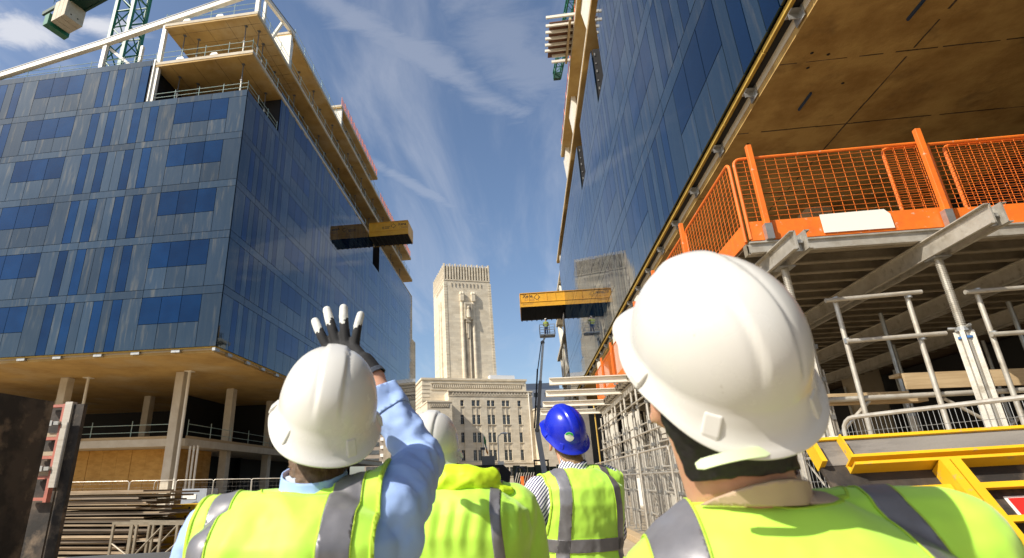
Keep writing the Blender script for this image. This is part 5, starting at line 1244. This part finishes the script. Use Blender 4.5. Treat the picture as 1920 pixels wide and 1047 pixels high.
def person(label, spec):
    """spec holds world-space joints; the body is one skin, clothes and hair are its children"""
    s = spec; P = thing('person', label, 'person', (*s['feet'], 0), 'site visitors looking up at the buildings')
    yaw = radians(s['yaw']); rx = np.array([cos(yaw), sin(yaw), 0]); fy = np.array([-sin(yaw), cos(yaw), 0])
    C7 = np.array(s['C7']); pel = np.array(s['pelvis']); sp = nv(C7 - pel); f2 = nv(fy - sp * (fy @ sp)); k = s.get('k', 1.0)
    HC, HR = np.array(s['head']), rotm(*s['hrot']); hp = lambda p: HC + HR @ np.array(p, float)
    Ln = np.linalg.norm(C7 - pel)
    shL, shR = [np.array(p) for p in s['sh']]; arms = [[np.array(p) for p in a] for a in s['arms']]   # [elbow, wrist] left, right
    # torso: (share of the way from pelvis to neck base, half width, half depth, forward shift)
    TOR = [(-.20, .135, .095, .0), (-.08, .168, .115, -.005), (.06, .165, .115, -.005), (.28, .146, .104, .0), (.50, .158, .115, -.012), (.70, .172, .122, -.024), (.84, .168, .112, -.028), (.93, .130, .088, -.022), (1.0, .075, .066, -.008)]
    def torso(m, g, lim=1.1, wide=0, deep=0):
        loft(m, [(pel + sp * Ln * t + f2 * sh * k, rx, f2, (w + wide * (t < .9)) * k + g, (d + deep) * k + g, .82) for t, w, d, sh in TOR if t <= lim])
    def shoulders(m, g, end=.45):
        for S_, E_ in ((shL, arms[0][0]), (shR, arms[1][0])):
            nb = C7 - sp * .045 * k + (S_ - C7) * .18 - f2 * .012
            cone(m, nb, S_ - (S_ - C7) * .04, .052 * k + g, .056 * k + g); cone(m, C7 - sp * .15 * k + (S_ - C7) * .35 - f2 * .015, S_ - sp * .045 * k, .075 * k + g, .058 * k + g)
            if end: cone(m, S_, S_ + (E_ - S_) * end, .058 * k + g, .052 * k + g)
    # ---- body
    m = MB(); torso(m, 0); shoulders(m, 0)
    for S_, (E_, W_) in ((shL, arms[0]), (shR, arms[1])): cone(m, S_, E_, .053 * k, .041 * k); cone(m, E_, W_, .042 * k, .029 * k)
    nk = C7 + f2 * .012; hb = hp((0, -.022, -.075)); cone(m, nk - sp * .03, hb, .060 * k, .054 * k); cone(m, nk + f2 * .02, hp((0, .01, -.085)), .052 * k, .050 * k)
    for a_, b_, r0, r1 in s.get('nape', ()): cone(m, hp(a_), C7 + np.array(b_), r0, r1)
    ell(m, hp((0, -.004, .005)), HR, (.076, .097, .098)); ell(m, hp((0, .045, -.062)), HR, (.060, .058, .066)); ell(m, hp((0, .066, -.092)), HR, (.036, .034, .030))
    cone(m, hp((0, .096, -.03)), hp((0, .117, -.062)), .008, .0145); ell(m, hp((0, .098, -.083)), HR, (.024, .010, .006)); ell(m, hp((0, .096, -.094)), HR, (.022, .010, .006))
    for sgn in (-1, 1):
        ell(m, hp((sgn * s.get('ear', .081), -.002, -.066)), HR @ np.array([[cos(.25 * sgn), -sin(.25 * sgn), 0], [sin(.25 * sgn), cos(.25 * sgn), 0], [0, 0, 1]]), (.0085, .019, .032)); ell(m, hp((sgn * (s.get('ear', .081) - .002), .006, -.094)), HR, (.0085, .010, .011)); ell(m, hp((sgn * .031, .088, -.028)), HR, (.016, .010, .009))
    hips = [pel + rx * sg * .09 * k - sp * .05 for sg in (-1, 1)]; F0 = np.array([*s['feet'], 0.])
    ank = [F0 + rx * sg * .11 + EZ * .10 for sg in (-1, 1)]; kn = [(h + a) / 2 + fy * .03 for h, a in zip(hips, ank)]
    for h, n_, a in zip(hips, kn, ank): cone(m, h, n_, .085 * k, .057 * k); cone(m, n_, a, .056 * k, .038 * k); ell(m, a - EZ * .055 + fy * .055, np.stack([rx, fy, EZ], 1), (.042, .12, .042))
    for i, (E_, W_) in enumerate(arms):      # hands
        if s.get('hand%d' % i): hand(m, s['hand%d' % i], 0)
        else:
            d = nv(W_ - E_); a = nv(np.cross(d, fy)) if abs(d @ fy) < .95 else rx; b = np.cross(a, d)
            ell(m, W_ + d * .055, np.stack([a, b, d], 1), (.024, .040, .055))
            for q_ in range(4):
                o_ = b * (-.030 + .02 * q_); lf = (.036, .042, .040, .032)[q_]; p1 = W_ + d * .095 + o_; p2 = p1 + nv(d + a * .5) * lf; p3 = p2 + nv(d * .4 + a) * lf * .8; cone(m, p1, p2, .0095, .0088, 8); cone(m, p2, p3, .0088, .0075, 8)
            t1 = W_ + d * .035 + b * .036; t2 = t1 + nv(d * .6 + b * .8 + a * .3) * .045; t3 = t2 + nv(d + a * .5) * .032; cone(m, t1, t2, .0115, .0105, 8); cone(m, t2, t3, .0105, .0085, 8)
    V, Fc = voxel(m, .0065, 3)
    body = skinned('body', V, Fc, M['skin'], P)
    # ---- hair, a rough shell over the back of the head
    N_ = normals(V, Fc); loc = (V - HC) @ HR
    near = np.linalg.norm(V - HC, axis=1) < .27
    idx = np.where(near)[0]; remap = -np.ones(len(V), int); remap[idx] = np.arange(len(idx))
    Hf = [tuple(remap[list(f)]) for f in Fc if all(near[i] for i in f)]
    Hv = V[idx] + N_[idx] * .007
    hn = np.array([mnoise.noise(Vector(p * 95)) + .6 * mnoise.noise(Vector(p * np.array((240, 240, 60)))) for p in Hv]); Hv = Hv + N_[idx] * (hn * s.get('rough', .003))[:, None]
    hl = s.get('hairline', (-.088, .020))
    def hairf(p):
        q_ = (p - HC) @ HR; w = np.array([mnoise.noise(Vector(x * 60)) for x in p]) * s.get('hairrag', .008)
        back = np.minimum(hl[1] - q_[:, 1], 9) ; low = q_[:, 2] - (hl[0] + .045 * sstep(-.05, .04, q_[:, 1])) + w
        ear = np.hypot((q_[:, 1] + .002) / .024, (q_[:, 2] + .070) / .040) - 1 + (np.abs(q_[:, 0]) < .062) * 9
        left = q_[:, 0] + s.get('hairleft', .3) + w * .6
        for c_, n_ in s.get('hairplanes', ()): back = np.minimum(back, (p - np.array(c_)) @ np.array(n_) + w)
        side = s.get('hairside', .074) - np.abs(q_[:, 0]) + 1.2 * np.minimum(0, q_[:, 2] + .07) + 9 * (q_[:, 2] > -.05) + w * .6
        return np.minimum(np.minimum(side, left), np.minimum(np.minimum(np.minimum(np.minimum(back, low), ear * .02), .02 - q_[:, 2]), np.minimum((p - C7) @ f2 + s.get('hair_back', .085), p[:, 2] - C7[2] - s.get('hair_low', .012))))
    skinned('hair', Hv, Hf, s['hair'], P, cuts=[hairf], thick=.004)
    # ---- trousers and boots
    m = MB()
    for h, n_, a in zip(hips, kn, ank): cone(m, h, n_, .098 * k, .070 * k); cone(m, n_, a + EZ * .02, .070 * k, .056 * k)
    loft(m, [(pel + sp * Ln * t, rx, f2, w * k + .014, d * k + .014, .85) for t, w, d, sh in TOR if t <= .2])
    V2, F2 = voxel(m, .014, 4); N2 = normals(V2, F2); V2 = fold(V2, N2, .004, 9, 3); skinned('trousers', V2, F2, M['trousers'], P, cuts=[lambda p: p[:, 2] - .09])
    for a in ank:
        m = MB(); ell(m, a - EZ * .052 + fy * .06, np.stack([rx, fy, EZ], 1), (.054, .142, .048)); cone(m, a - EZ * .03, a + EZ * .1, .052, .056); V2, F2 = voxel(m, .009, 4); skinned('boot', V2, F2, M['boot'], P, cuts=[lambda p: p[:, 2] - .002])
    # ---- shirt with sleeves
    if s.get('shirt'):
        m = MB(); torso(m, .010); shoulders(m, .010)
        for i, (S_, (E_, W_)) in enumerate(((shL, arms[0]), (shR, arms[1]))):
            b = s.get('sleeve', (.016, .022, .014)); cone(m, S_, E_, .055 * k + b[0], .043 * k + b[1]); cone(m, E_, E_ + (W_ - E_) * .93, .043 * k + b[1], .030 * k + b[2], e1=False)
        cone(m, C7 - sp * .06, C7 + sp * .035 + f2 * .012, .062 * k, .064 * k)
        V3, F3 = voxel(m, .007, 4); N3 = normals(V3, F3)
        armish = np.zeros(len(V3))
        for S_, (E_, W_) in ((shL, arms[0]), (shR, arms[1])):
            for a_, b_ in ((S_, E_), (E_, W_)):
                d = b_ - a_; t = np.clip(((V3 - a_) @ d) / (d @ d), 0, 1); dist = np.linalg.norm(V3 - a_ - t[:, None] * d, axis=1); armish = np.maximum(armish, np.exp(-(dist / .085) ** 4))
        fo = fold(V3, N3, 1., s.get('crease_scale', 13), 2) - V3; V3 = V3 + fo * (s.get('crease', .004) * (.25 + armish))[:, None]
        if s.get('creases'):       # named gathers: rings of cloth bunched across a bent sleeve
            for c_, d_, amp, wav, rad in s['creases']:
                c_, d_ = np.array(c_), nv(d_); q_ = V3 - c_; al = q_ @ d_; rad_ = np.linalg.norm(q_ - al[:, None] * d_, axis=1); wob = np.array([mnoise.noise(Vector(p * 9)) for p in V3]) * 1.6
                V3 = V3 + N3 * (amp * np.cos(al * 2 * pi / wav + wob) * np.exp(-(np.linalg.norm(q_, axis=1) / rad) ** 2))[:, None]
        cuts = []
        for i, (E_, W_) in enumerate(arms):
            if i in s.get('bare', ()): continue
            d = nv(W_ - E_); c_ = E_ + d * np.linalg.norm(W_ - E_) * s.get('cuff', (.97, .97))[i]; cuts.append(lambda p, d=d, c_=c_: np.where(np.linalg.norm(p - c_, axis=1) < .13, -(p - c_) @ d, .1))
        cuts.append(lambda p: np.where((np.abs((p - C7) @ rx) < .125) & ((p - C7) @ f2 < .13), C7[2] + .042 * k - p[:, 2] + .35 * ((p - C7) @ f2), .1)); cuts.append(lambda p: p[:, 2] - (pel[2] - .05))
        skinned('shirt', V3, F3, s['shirt'], P, cuts=cuts, thick=.003)
        if s.get('cuffband') is not None:
            i = s['cuffband']; E_, W_ = arms[i]; d = nv(W_ - E_); L_ = np.linalg.norm(W_ - E_); c_ = E_ + d * L_ * s['cuff'][i]
            skinned('shirt_cuff', V3 + normals(V3, F3) * .0035, F3, s['shirt'], P, cuts=[lambda p: np.where(np.linalg.norm(p - c_, axis=1) < .14, -(p - c_) @ d + .004, -1), lambda p: (p - c_) @ d + .062], thick=.003)
    # ---- collar
    if s.get('collar'):
        m = MB(); cr = s.get('colr', 1.); a = C7 - sp * .02 + f2 * .012 + np.array(s.get('cols', (0, 0, 0))); loft(m, [(a + sp * h + f2 * .022 * h / .05, rx, f2, w * cr, d * cr, 1) for h, w, d in ((-.03, .080 * k, .076 * k), (.0, .074 * k, .070 * k), (.045, .068 * k, .064 * k), (.062, .066 * k, .062 * k))])
        Vc, Fc_ = voxel(m, .007, 3); cc = a
        skinned('collar', Vc, Fc_, s['collar'], P, cuts=[lambda p: s.get('colh', .050) - (p - cc) @ sp - .35 * ((p - cc) @ f2), lambda p: np.linalg.norm((p - cc) - ((p - cc) @ sp)[:, None] * sp, axis=1) - .045], thick=.004)
    if s.get('neckcloth'):      # jacket collar lying close round the back of the neck
        c_, n_ = s['neckcloth']; kc = np.linalg.norm(V - C7, axis=1) < .2; ki = np.where(kc)[0]; km = -np.ones(len(V), int); km[ki] = np.arange(len(ki))
        Kf = [tuple(km[list(f)]) for f in Fc if all(kc[i] for i in f)]; Kv = V[ki] + N_[ki] * .011
        skinned('jacket_collar', fold(Kv, N_[ki], .002, 16, 6), Kf, s['collar'], P, cuts=[lambda p: -(p - np.array(c_)) @ nv(n_), lambda p: p[:, 2] - C7[2] + .004, lambda p: s.get('neckrad', .116) - np.hypot((p - C7) @ rx + .028, (p - C7) @ f2 + .045)], thick=.004)
    # ---- vest or jacket
    v = s['vest']; m = MB(); g = v.get('g', .020); torso(m, g, wide=v.get('wide', .012), deep=.004); shoulders(m, g, end=v.get('end', .3))
    if v.get('sleeves'):
        for S_, (E_, W_) in ((shL, arms[0]), (shR, arms[1])): cone(m, S_, E_, .085 * k, .070 * k); cone(m, E_, W_, .07 * k, .05 * k)
    if v.get('fill'):
        for a_, b_, r0, r1 in v['fill']: cone(m, a_, b_, r0, r1)
    V4, F4 = voxel(m, v.get('vox', .0075), 6); N4 = normals(V4, F4)
    V4 = fold(V4, N4, v.get('amp', .0045), v.get('sc', 6.5), v.get('seed', 1), v.get('stretch', (1.3, 1, .7)), ridge=True)
    for fn in v.get('shape', ()): V4 = fn(V4, N4)
    lx = lambda p: (p - C7) @ rx; lz = lambda p: (p - C7) @ sp; ly = lambda p: (p - C7) @ f2
    ncr = v.get('neck', .078); nzt = v.get('necktop', .012)
    def neckf(p): 
        q_ = p - C7 - f2 * .014; rad = np.hypot(q_ @ rx, (q_ @ f2) * 1.05); return np.where(q_ @ sp > -.08, np.maximum(rad - ncr, nzt - .0 - q_ @ sp - .9 * np.maximum(0, q_ @ f2)), .1)
    cuts = [neckf, lambda p: p[:, 2] - v['hem']]
    if not v.get('sleeves'):
        wl, wr = v['arm']
        cuts.append(lambda p: np.where(lz(p) > -.30, lx(p) + wl + .10 * np.maximum(0, -lz(p) - .16), .1)); cuts.append(lambda p: np.where(lz(p) > -.30, wr + .10 * np.maximum(0, -lz(p) - .16) - lx(p), .1))
    cuts += v.get('cuts', [])
    skinned(v.get('name', 'hivis_vest'), V4, F4, v['mat'], P, cuts=cuts, thick=.005)
    if not v.get('sleeves'):
        skinned('neck_seam', V4 + N4 * .0012, F4, M['piping'], P, cuts=cuts + [lambda p: neckf(p) - .019, lambda p: .0225 - neckf(p), lambda p: p[:, 2] - C7[2] + .09], thick=.006)
        for c_ in cuts[2:4]:
            skinned('armhole_binding', V4 + N4 * .0025, F4, M['piping'], P, cuts=cuts + [lambda p: .0075 - c_(p)], thick=.007)
    Vt = V4 + normals(V4, F4) * .0042
    for (f0, f1) in v['tapes']:
        skinned('reflective_tape', Vt, F4, M['hivis_tape'], P, cuts=cuts[:2] + [lambda p: f0(lx(p), ly(p), lz(p)), lambda p: f1(lx(p), ly(p), lz(p))] + cuts[2:], thick=.0022)
        if v.get('pipe', True):
            for fa, e in ((f0, .0), (f1, .0)):
                skinned('tape_piping', Vt, F4, M['piping'], P, cuts=cuts[:2] + [lambda p: fa(lx(p), ly(p), lz(p)) + .0028, lambda p: .0006 - fa(lx(p), ly(p), lz(p))] + ([lambda p: f1(lx(p), ly(p), lz(p)) + .003] if fa is f0 else [lambda p: f0(lx(p), ly(p), lz(p)) + .003]) + cuts[2:], thick=.002)
    if v.get('hood'): v['hood'](P, C7, rx, f2, sp)
    helmet(P, HC, HR, s['helm'], sticker=s.get('sticker'), tail=s.get('tail'), scale=s.get('hscale', 1.0))
    return P, body
def hand(m, H, g):
    """palm and five fingers from explicit joints; g thickens it into a glove"""
    W_ = np.array(H['wrist']); kn_ = [np.array(p) for p in H['knuckles']]; c = sum(kn_) / 4
    for p in kn_: cone(m, W_ + (p - W_) * .12 + (p - c) * .25, p, .0135 + g, .0115 + g, 10)
    cone(m, W_ - nv(c - W_) * .03, W_ + (c - W_) * .35, .026 + g, .027 + g, 12)
    for p, ch, r in zip(kn_, H['fingers'], (.0098, .0102, .0098, .0086)):
        pts = [p] + [np.array(q_) for q_ in ch]
        for i in range(len(pts) - 1): cone(m, pts[i], pts[i + 1], r + g - .0008 * i, r + g - .0008 * (i + 1), 10)
    t = [np.array(p) for p in H['thumb']]
    for i in range(len(t) - 1): cone(m, t[i], t[i + 1], .0135 + g - .0015 * i, .0125 + g - .0018 * i, 10)

strip = lambda a, b, k=0., front=True: ((lambda x, y, z: x - (a + k * np.maximum(0, -z - .02))), (lambda x, y, z: (b + k * np.maximum(0, -z - .02)) - x))
hband = lambda z0, z1, k=0.: ((lambda x, y, z: z - z0 - k * x), (lambda x, y, z: z1 + k * x - z))

# man waving, front left
yh = 1.50
knl = [(-.545, 1.505, 1.770), (-.515, 1.50, 1.777), (-.487, 1.495, 1.774), (-.461, 1.49, 1.762)]
tips = [(-.599, 1.515, 1.864), (-.561, 1.51, 1.896), (-.505, 1.50, 1.897), (-.447, 1.49, 1.870)]
fing = []
for a, b in zip(knl, tips):
    a, b = np.array(a), np.array(b); d = nv(b - a); b = b - d * .009; fing.append([a + (b - a) * .42 + np.array((0, -.004, 0)), a + (b - a) * .74 + np.array((0, -.002, 0)), b + np.array((0, .006, 0))])
HL = dict(wrist=(-.412, 1.475, 1.690), knuckles=knl, fingers=fing, thumb=[(-.445, 1.51, 1.715), (-.505, 1.545, 1.742), (-.555, 1.565, 1.755), (-.583, 1.57, 1.772)])
def lw_shape(V, N_):   # a few long drags in the cloth running down from the nape and from the raised shoulder
    for (a, b, amp, w) in [((-.355, 1.09, 1.38), (-.41, 1.00, 1.18), -.013, .014), ((-.42, 1.03, 1.34), (-.57, 1.02, 1.20), -.015, .024), ((-.34, 1.04, 1.30), (-.42, 1.0, 1.12), .012, .022), ((-.275, 1.10, 1.36), (-.295, 1.05, 1.16), -.011, .014), ((-.50, 1.05, 1.34), (-.63, 1.06, 1.24), .010, .022), ((-.44, 1.02, 1.27), (-.60, 1.03, 1.15), -.010, .02), ((-.38, 1.02, 1.24), (-.36, 1.0, 1.1), -.010, .015)]:
        a, b = np.array(a), np.array(b); d = b - a; t = np.clip(((V - a) @ d) / (d @ d), 0, 1); dist = np.linalg.norm(V - a - t[:, None] * d, axis=1); V = V + N_ * (amp * np.exp(-(dist / w) ** 2) * np.sin(pi * np.clip(t, .05, .95)))[:, None]
    return V
L_, Lb = person('man in white helmet and yellow vest raising a gloved hand, blue shirt, seen from behind', dict(
    feet=(-.445, 1.12), yaw=6, C7=(-.435, 1.150, 1.378), pelvis=(-.455, 1.155, .90), k=1.04, head=(-.423, 1.184, 1.539), hrot=(16.2, 32, 7.2),
    sh=((-.637, 1.16, 1.298), (-.280, 1.18, 1.345)), arms=([(-.72, 1.18, 1.03), (-.68, 1.36, .86)], [(-.262, 1.445, 1.452), (-.405, 1.47, 1.672)]),
    hand1=HL, hair=hair_mat('brown_hair', (.16, .09, .045)), rough=.006, shirt=M['blue_shirt'], sleeve=(.009, .009, .009), cuff=(.97, .80), cuffband=1, crease=.0065, crease_scale=15,
    creases=[((-.265, 1.40, 1.45), (.3, .8, .1), .0045, .05, .07), ((-.25, 1.25, 1.36), (.5, .7, .5), .0045, .075, .09)],
    collar=M['grey_collar'], helm=M['helmet_white'],
    vest=dict(mat=M['hivis'], g=.018, arm=(.225, .150), hem=.72, amp=.0075, sc=8, seed=2, neck=.082, necktop=.016, shape=[lw_shape],
              tapes=[strip(-.192, -.150, .06), strip(.058, .112, -.02), hband(-.36, -.30)])))
m = MB(); hand(m, HL, .0054); W0 = np.array(HL['wrist']); dW = nv(np.array((-.405, 1.47, 1.672)) - np.array((-.262, 1.445, 1.452))); cone(m, W0 - dW * .012, W0 + dW * .03, .036, .031)
Vg, Fg = voxel(m, .004, 3)
gl = skinned('work_glove', Vg, Fg, M['glove_black'], L_, cuts=[lambda p: (p - (W0 - dW * .02)) @ dW])
gl.data.materials.append(M['glove_white'])
for p in gl.data.polygons:      # dipped fingers: pale coating down to a ragged line
    c = np.array(p.center) + ROOT[L_]; best = None
    for a, b in zip(knl, tips):
        a, b = np.array(a), np.array(b); d = b - a; t = ((c - a) @ d) / (d @ d); dist = np.linalg.norm(c - a - d * t)
        if best is None or dist < best[0]: best = (dist, t, (c - a - d * t)[0])
    if best[1] > .48 + 14 * best[2] * (1 if best[2] > 0 else -.2) + .10 * mnoise.noise(Vector(c * 120)): p.material_index = 1
cuffs = skinned('glove_cuff', Vg + normals(Vg, Fg) * .0015, Fg, mat('glove_cuff_edge', (.05, .06, .08), .8), L_, cuts=[lambda p: (p - (W0 - dW * .022)) @ dW, lambda p: -(p - (W0 - dW * .008)) @ dW], thick=.002)

# man in the lime jacket, half hidden
def hood(P, C7, rx, f2, sp):
    m = MB(); rings = []
    for i in range(13):
        a = pi * (i / 12) * 1.0; c = C7 - f2 * .02 + sp * .012 + rx * (-cos(a) * .108) - f2 * (sin(a) * .066); rings.append(c)
    for i in range(12): cone(m, rings[i] + sp * (.0), rings[i + 1] + sp * (.0), .036 + .012 * sin(pi * i / 12), .036 + .012 * sin(pi * (i + 1) / 12)); cone(m, rings[i] - sp * .03, rings[i + 1] - sp * .03, .024 + .01 * sin(pi * i / 12), .024)
    cone(m, C7 + rx * .03 - f2 * .08 - sp * .02, C7 + rx * .175 - f2 * .04 - sp * .022, .044, .012)
    ell(m, C7 - f2 * .035 + sp * .012, np.stack([rx, f2, sp], 1), (.118, .060, .046)); ell(m, C7 - f2 * .075 - sp * .025 + rx * .02, np.stack([rx, f2, sp], 1), (.10, .035, .034))
    V5, F5 = voxel(m, .008, 5); V5 = fold(V5, normals(V5, F5), .009, 11, 4, (1, 1, 2.2)); skinned('folded_hood', V5, F5, M['hivis_lime'], P)
    p_ = C7 + rx * .135 - f2 * .056 - sp * .020
    MB().tube(p_ - f2 * .004, p_ - f2 * .012, .008, 12).build('snap_stud', M['galv'], P)
def jk(V, N_):   # gathers hanging from the yoke seam
    z = V[:, 2]; a = np.cos(V[:, 0] * 2 * pi / .052 + np.array([mnoise.noise(Vector(p * 7)) for p in V]) * 3) * np.exp(-((z - 1.27) / .07) ** 2) * (z < 1.345); return V + N_ * (a * .0045)[:, None]
person('man in white helmet and lime hooded jacket, half hidden behind the raised arm', dict(
    feet=(-.23, 2.06), yaw=-4, C7=(-.235, 2.04, 1.395), pelvis=(-.22, 2.06, .90), k=1.06, head=(-.351, 2.121, 1.502), hrot=(-2.6, 12.3, 6.1),
    sh=((-.415, 2.06, 1.305), (-.055, 2.06, 1.305)), arms=([(-.47, 2.05, 1.03), (-.42, 2.24, .92)], [(-.015, 2.07, 1.03), (-.06, 2.26, .92)]),
    hair=hair_mat('light_brown_hair', (.20, .11, .05)), helm=M['helmet_white'],
    vest=dict(name='hivis_jacket', mat=M['hivis'], g=.026, wide=.02, sleeves=True, hem=.68, amp=.005, sc=7, seed=5, neck=.075, necktop=.02, hood=hood, shape=[jk], arm=(1, 1), pipe=False,
              tapes=[strip(.118, .150, .06), strip(-.150, -.118, -.06), hband(-.36, -.30)])))

# man in the blue helmet
person('man in blue helmet and yellow vest over a striped shirt, seen from behind', dict(
    feet=(.24, 3.17), yaw=19, C7=(.248, 3.15, 1.452), pelvis=(.24, 3.17, .92), k=1.06, head=(.216, 3.204, 1.644), hrot=(30, 37.6, -13.6),
    sh=((.050, 3.09, 1.340), (.418, 3.25, 1.392)), arms=([(-.045, 3.06, 1.085), (.02, 3.32, 1.03)], [(.43, 3.36, 1.14), (.30, 3.52, 1.12)]),
    hair=hair_mat('fair_hair', (.30, .18, .07)), shirt=M['striped'], sleeve=(.022, .024, .02), cuff=(.55, .97), crease=.006, crease_scale=10, collar=M['striped'], helm=M['helmet_blue'], sticker=246,
    vest=dict(mat=M['hivis'], g=.020, wide=.022, arm=(.195, .26), hem=.78, amp=.0065, sc=8, seed=9, neck=.080, necktop=.014,
              tapes=[strip(-.150, -.094, -.06), strip(.120, .166, .05), hband(-.375, -.315, .02)])))

# nearest man
person('nearest man in white helmet and yellow vest, dark hair, looking up to the left', dict(
    feet=(.405, 1.02), yaw=-5, C7=(.342, .960, 1.368), pelvis=(.40, 1.0, .86), k=1.03, head=(.279, .852, 1.564), hrot=(29.3, 49, -25.7),
    sh=((.232, 1.03, 1.225), (.590, .985, 1.302)), arms=([(.19, 1.12, .97), (.22, 1.32, .89)], [(.63, 1.08, 1.04), (.52, 1.30, .95)]),
    hair=hair_mat('black_hair', (.012, .009, .008)), rough=.002, hairline=(-.17, -.012), shirt=M['tan'], collar=M['tan'], helm=M['helmet_white'], ear=.088, hscale=1.015, neckcloth=((.30, .80, 1.400), (-.16, .25, .95)), hair_low=-.012, hairside=.30, hairleft=.3, hairplanes=[((.226, .80, 1.407), (.939, 0, .345)), ((.30, .80, 1.402), (-.10, 0, .995)), ((0, .90, 0), (0, -1, 0))], hair_back=.3, nape=[((-.030, -.035, -.070), (-.034, .0, -.02), .060, .064), ((-.01, -.05, -.055), (-.01, -.02, -.03), .060, .062)], hairrag=.0025, crease=.004,
    vest=dict(mat=M['hivis'], g=.017, wide=.018, arm=(.21, .33), hem=.72, amp=.0045, sc=6, seed=12, neck=.096, necktop=.014, vox=.006,
              tapes=[strip(-.170, -.105, .0), strip(.135, .178, .38), hband(-.36, -.30)])))

NM = bpy.data.objects.get('person.003')
m = MB(); A_, B_ = np.array((.214, .790, 1.414)), np.array((.302, .782, 1.430)); U_ = nv(B_ - A_); D_ = nv(np.array((.10, -.25, -.95))); D_ = nv(D_ - U_ * (D_ @ U_)); Q_ = np.cross(U_, D_)
pts = [A_ + U_ * np.linalg.norm(B_ - A_) * t + Q_ * .012 * (1 - (2 * t - 1) ** 2) * (-1 if Q_[1] > 0 else 1) for t in np.linspace(0, 1, 13)]
vs = []; 
for i, p in enumerate(pts):
    w = .0066 * (.55 if i in (0, 12) else 1)
    for a_, b_ in ((-w, -.0015), (w, -.0015), (w, .0015), (-w, .0015)): vs.append(p + D_ * a_ + Q_ * b_)
fs = [(i * 4 + j, i * 4 + (j + 1) % 4, (i + 1) * 4 + (j + 1) % 4, (i + 1) * 4 + j) for i in range(12) for j in range(4)] + [(0, 1, 2, 3), (51, 50, 49, 48)]
m.add(vs, fs).build('nape_strap', M['band'], NM, smooth=True)

# the worker up in the boom lift's basket
def small_person(label, x, y, z):
    P = thing('person', label, 'person', (x, y, z))
    m = MB(); rx = np.array([1., 0, 0])
    loft(m, [((x, y, z + h), (1, 0, 0), (0, 1, 0), w, d, .85) for h, w, d in ((.82, .16, .11), (1.0, .15, .1), (1.25, .18, .12), (1.42, .16, .1), (1.5, .06, .06))])
    ell(m, (x, y, z + 1.66), np.eye(3), (.08, .1, .12)); cone(m, (x, y, z + 1.45), (x, y, z + 1.6), .06, .055)
    for sg in (-1, 1):
        cone(m, (x + sg * .2, y, z + 1.38), (x + sg * .27, y + .1, z + 1.12), .055, .045); cone(m, (x + sg * .27, y + .1, z + 1.12), (x + sg * .2, y + .3, z + 1.1), .045, .035)
        ell(m, (x + sg * .2, y + .36, z + 1.1), np.eye(3), (.03, .06, .045)); cone(m, (x + sg * .09, y, z + .86), (x + sg * .1, y, z + .45), .085, .06); cone(m, (x + sg * .1, y, z + .45), (x + sg * .1, y, z + .07), .058, .045); ell(m, (x + sg * .1, y + .06, z + .045), np.eye(3), (.05, .13, .045))
    V, Fc = voxel(m, .022, 2); N_ = normals(V, Fc); skinned('body', V, Fc, M['skin'], P)
    skinned('work_jacket', V + N_ * .02, Fc, mat('worn_hivis', (.30, .38, .05), .8, col2=(.2, .22, .08), scale=6), P, cuts=[lambda p: p[:, 2] - z - .9, lambda p: z + 1.5 - p[:, 2]]); skinned('trousers', V + N_ * .018, Fc, mat('blue_workwear', (.03, .06, .16), .8), P, cuts=[lambda p: z + .93 - p[:, 2], lambda p: p[:, 2] - z - .1])
    m = MB(); ell(m, (x, y, z + 1.74), np.eye(3), (.125, .15, .1)); V, Fc = voxel(m, .02, 1); skinned('safety_helmet', V, Fc, M['helmet_white'], P, cuts=[lambda p: p[:, 2] - z - 1.7])
small_person('tiny worker in hi-vis jacket standing in the raised boom lift basket', 3.0, 57.8, 15.745)
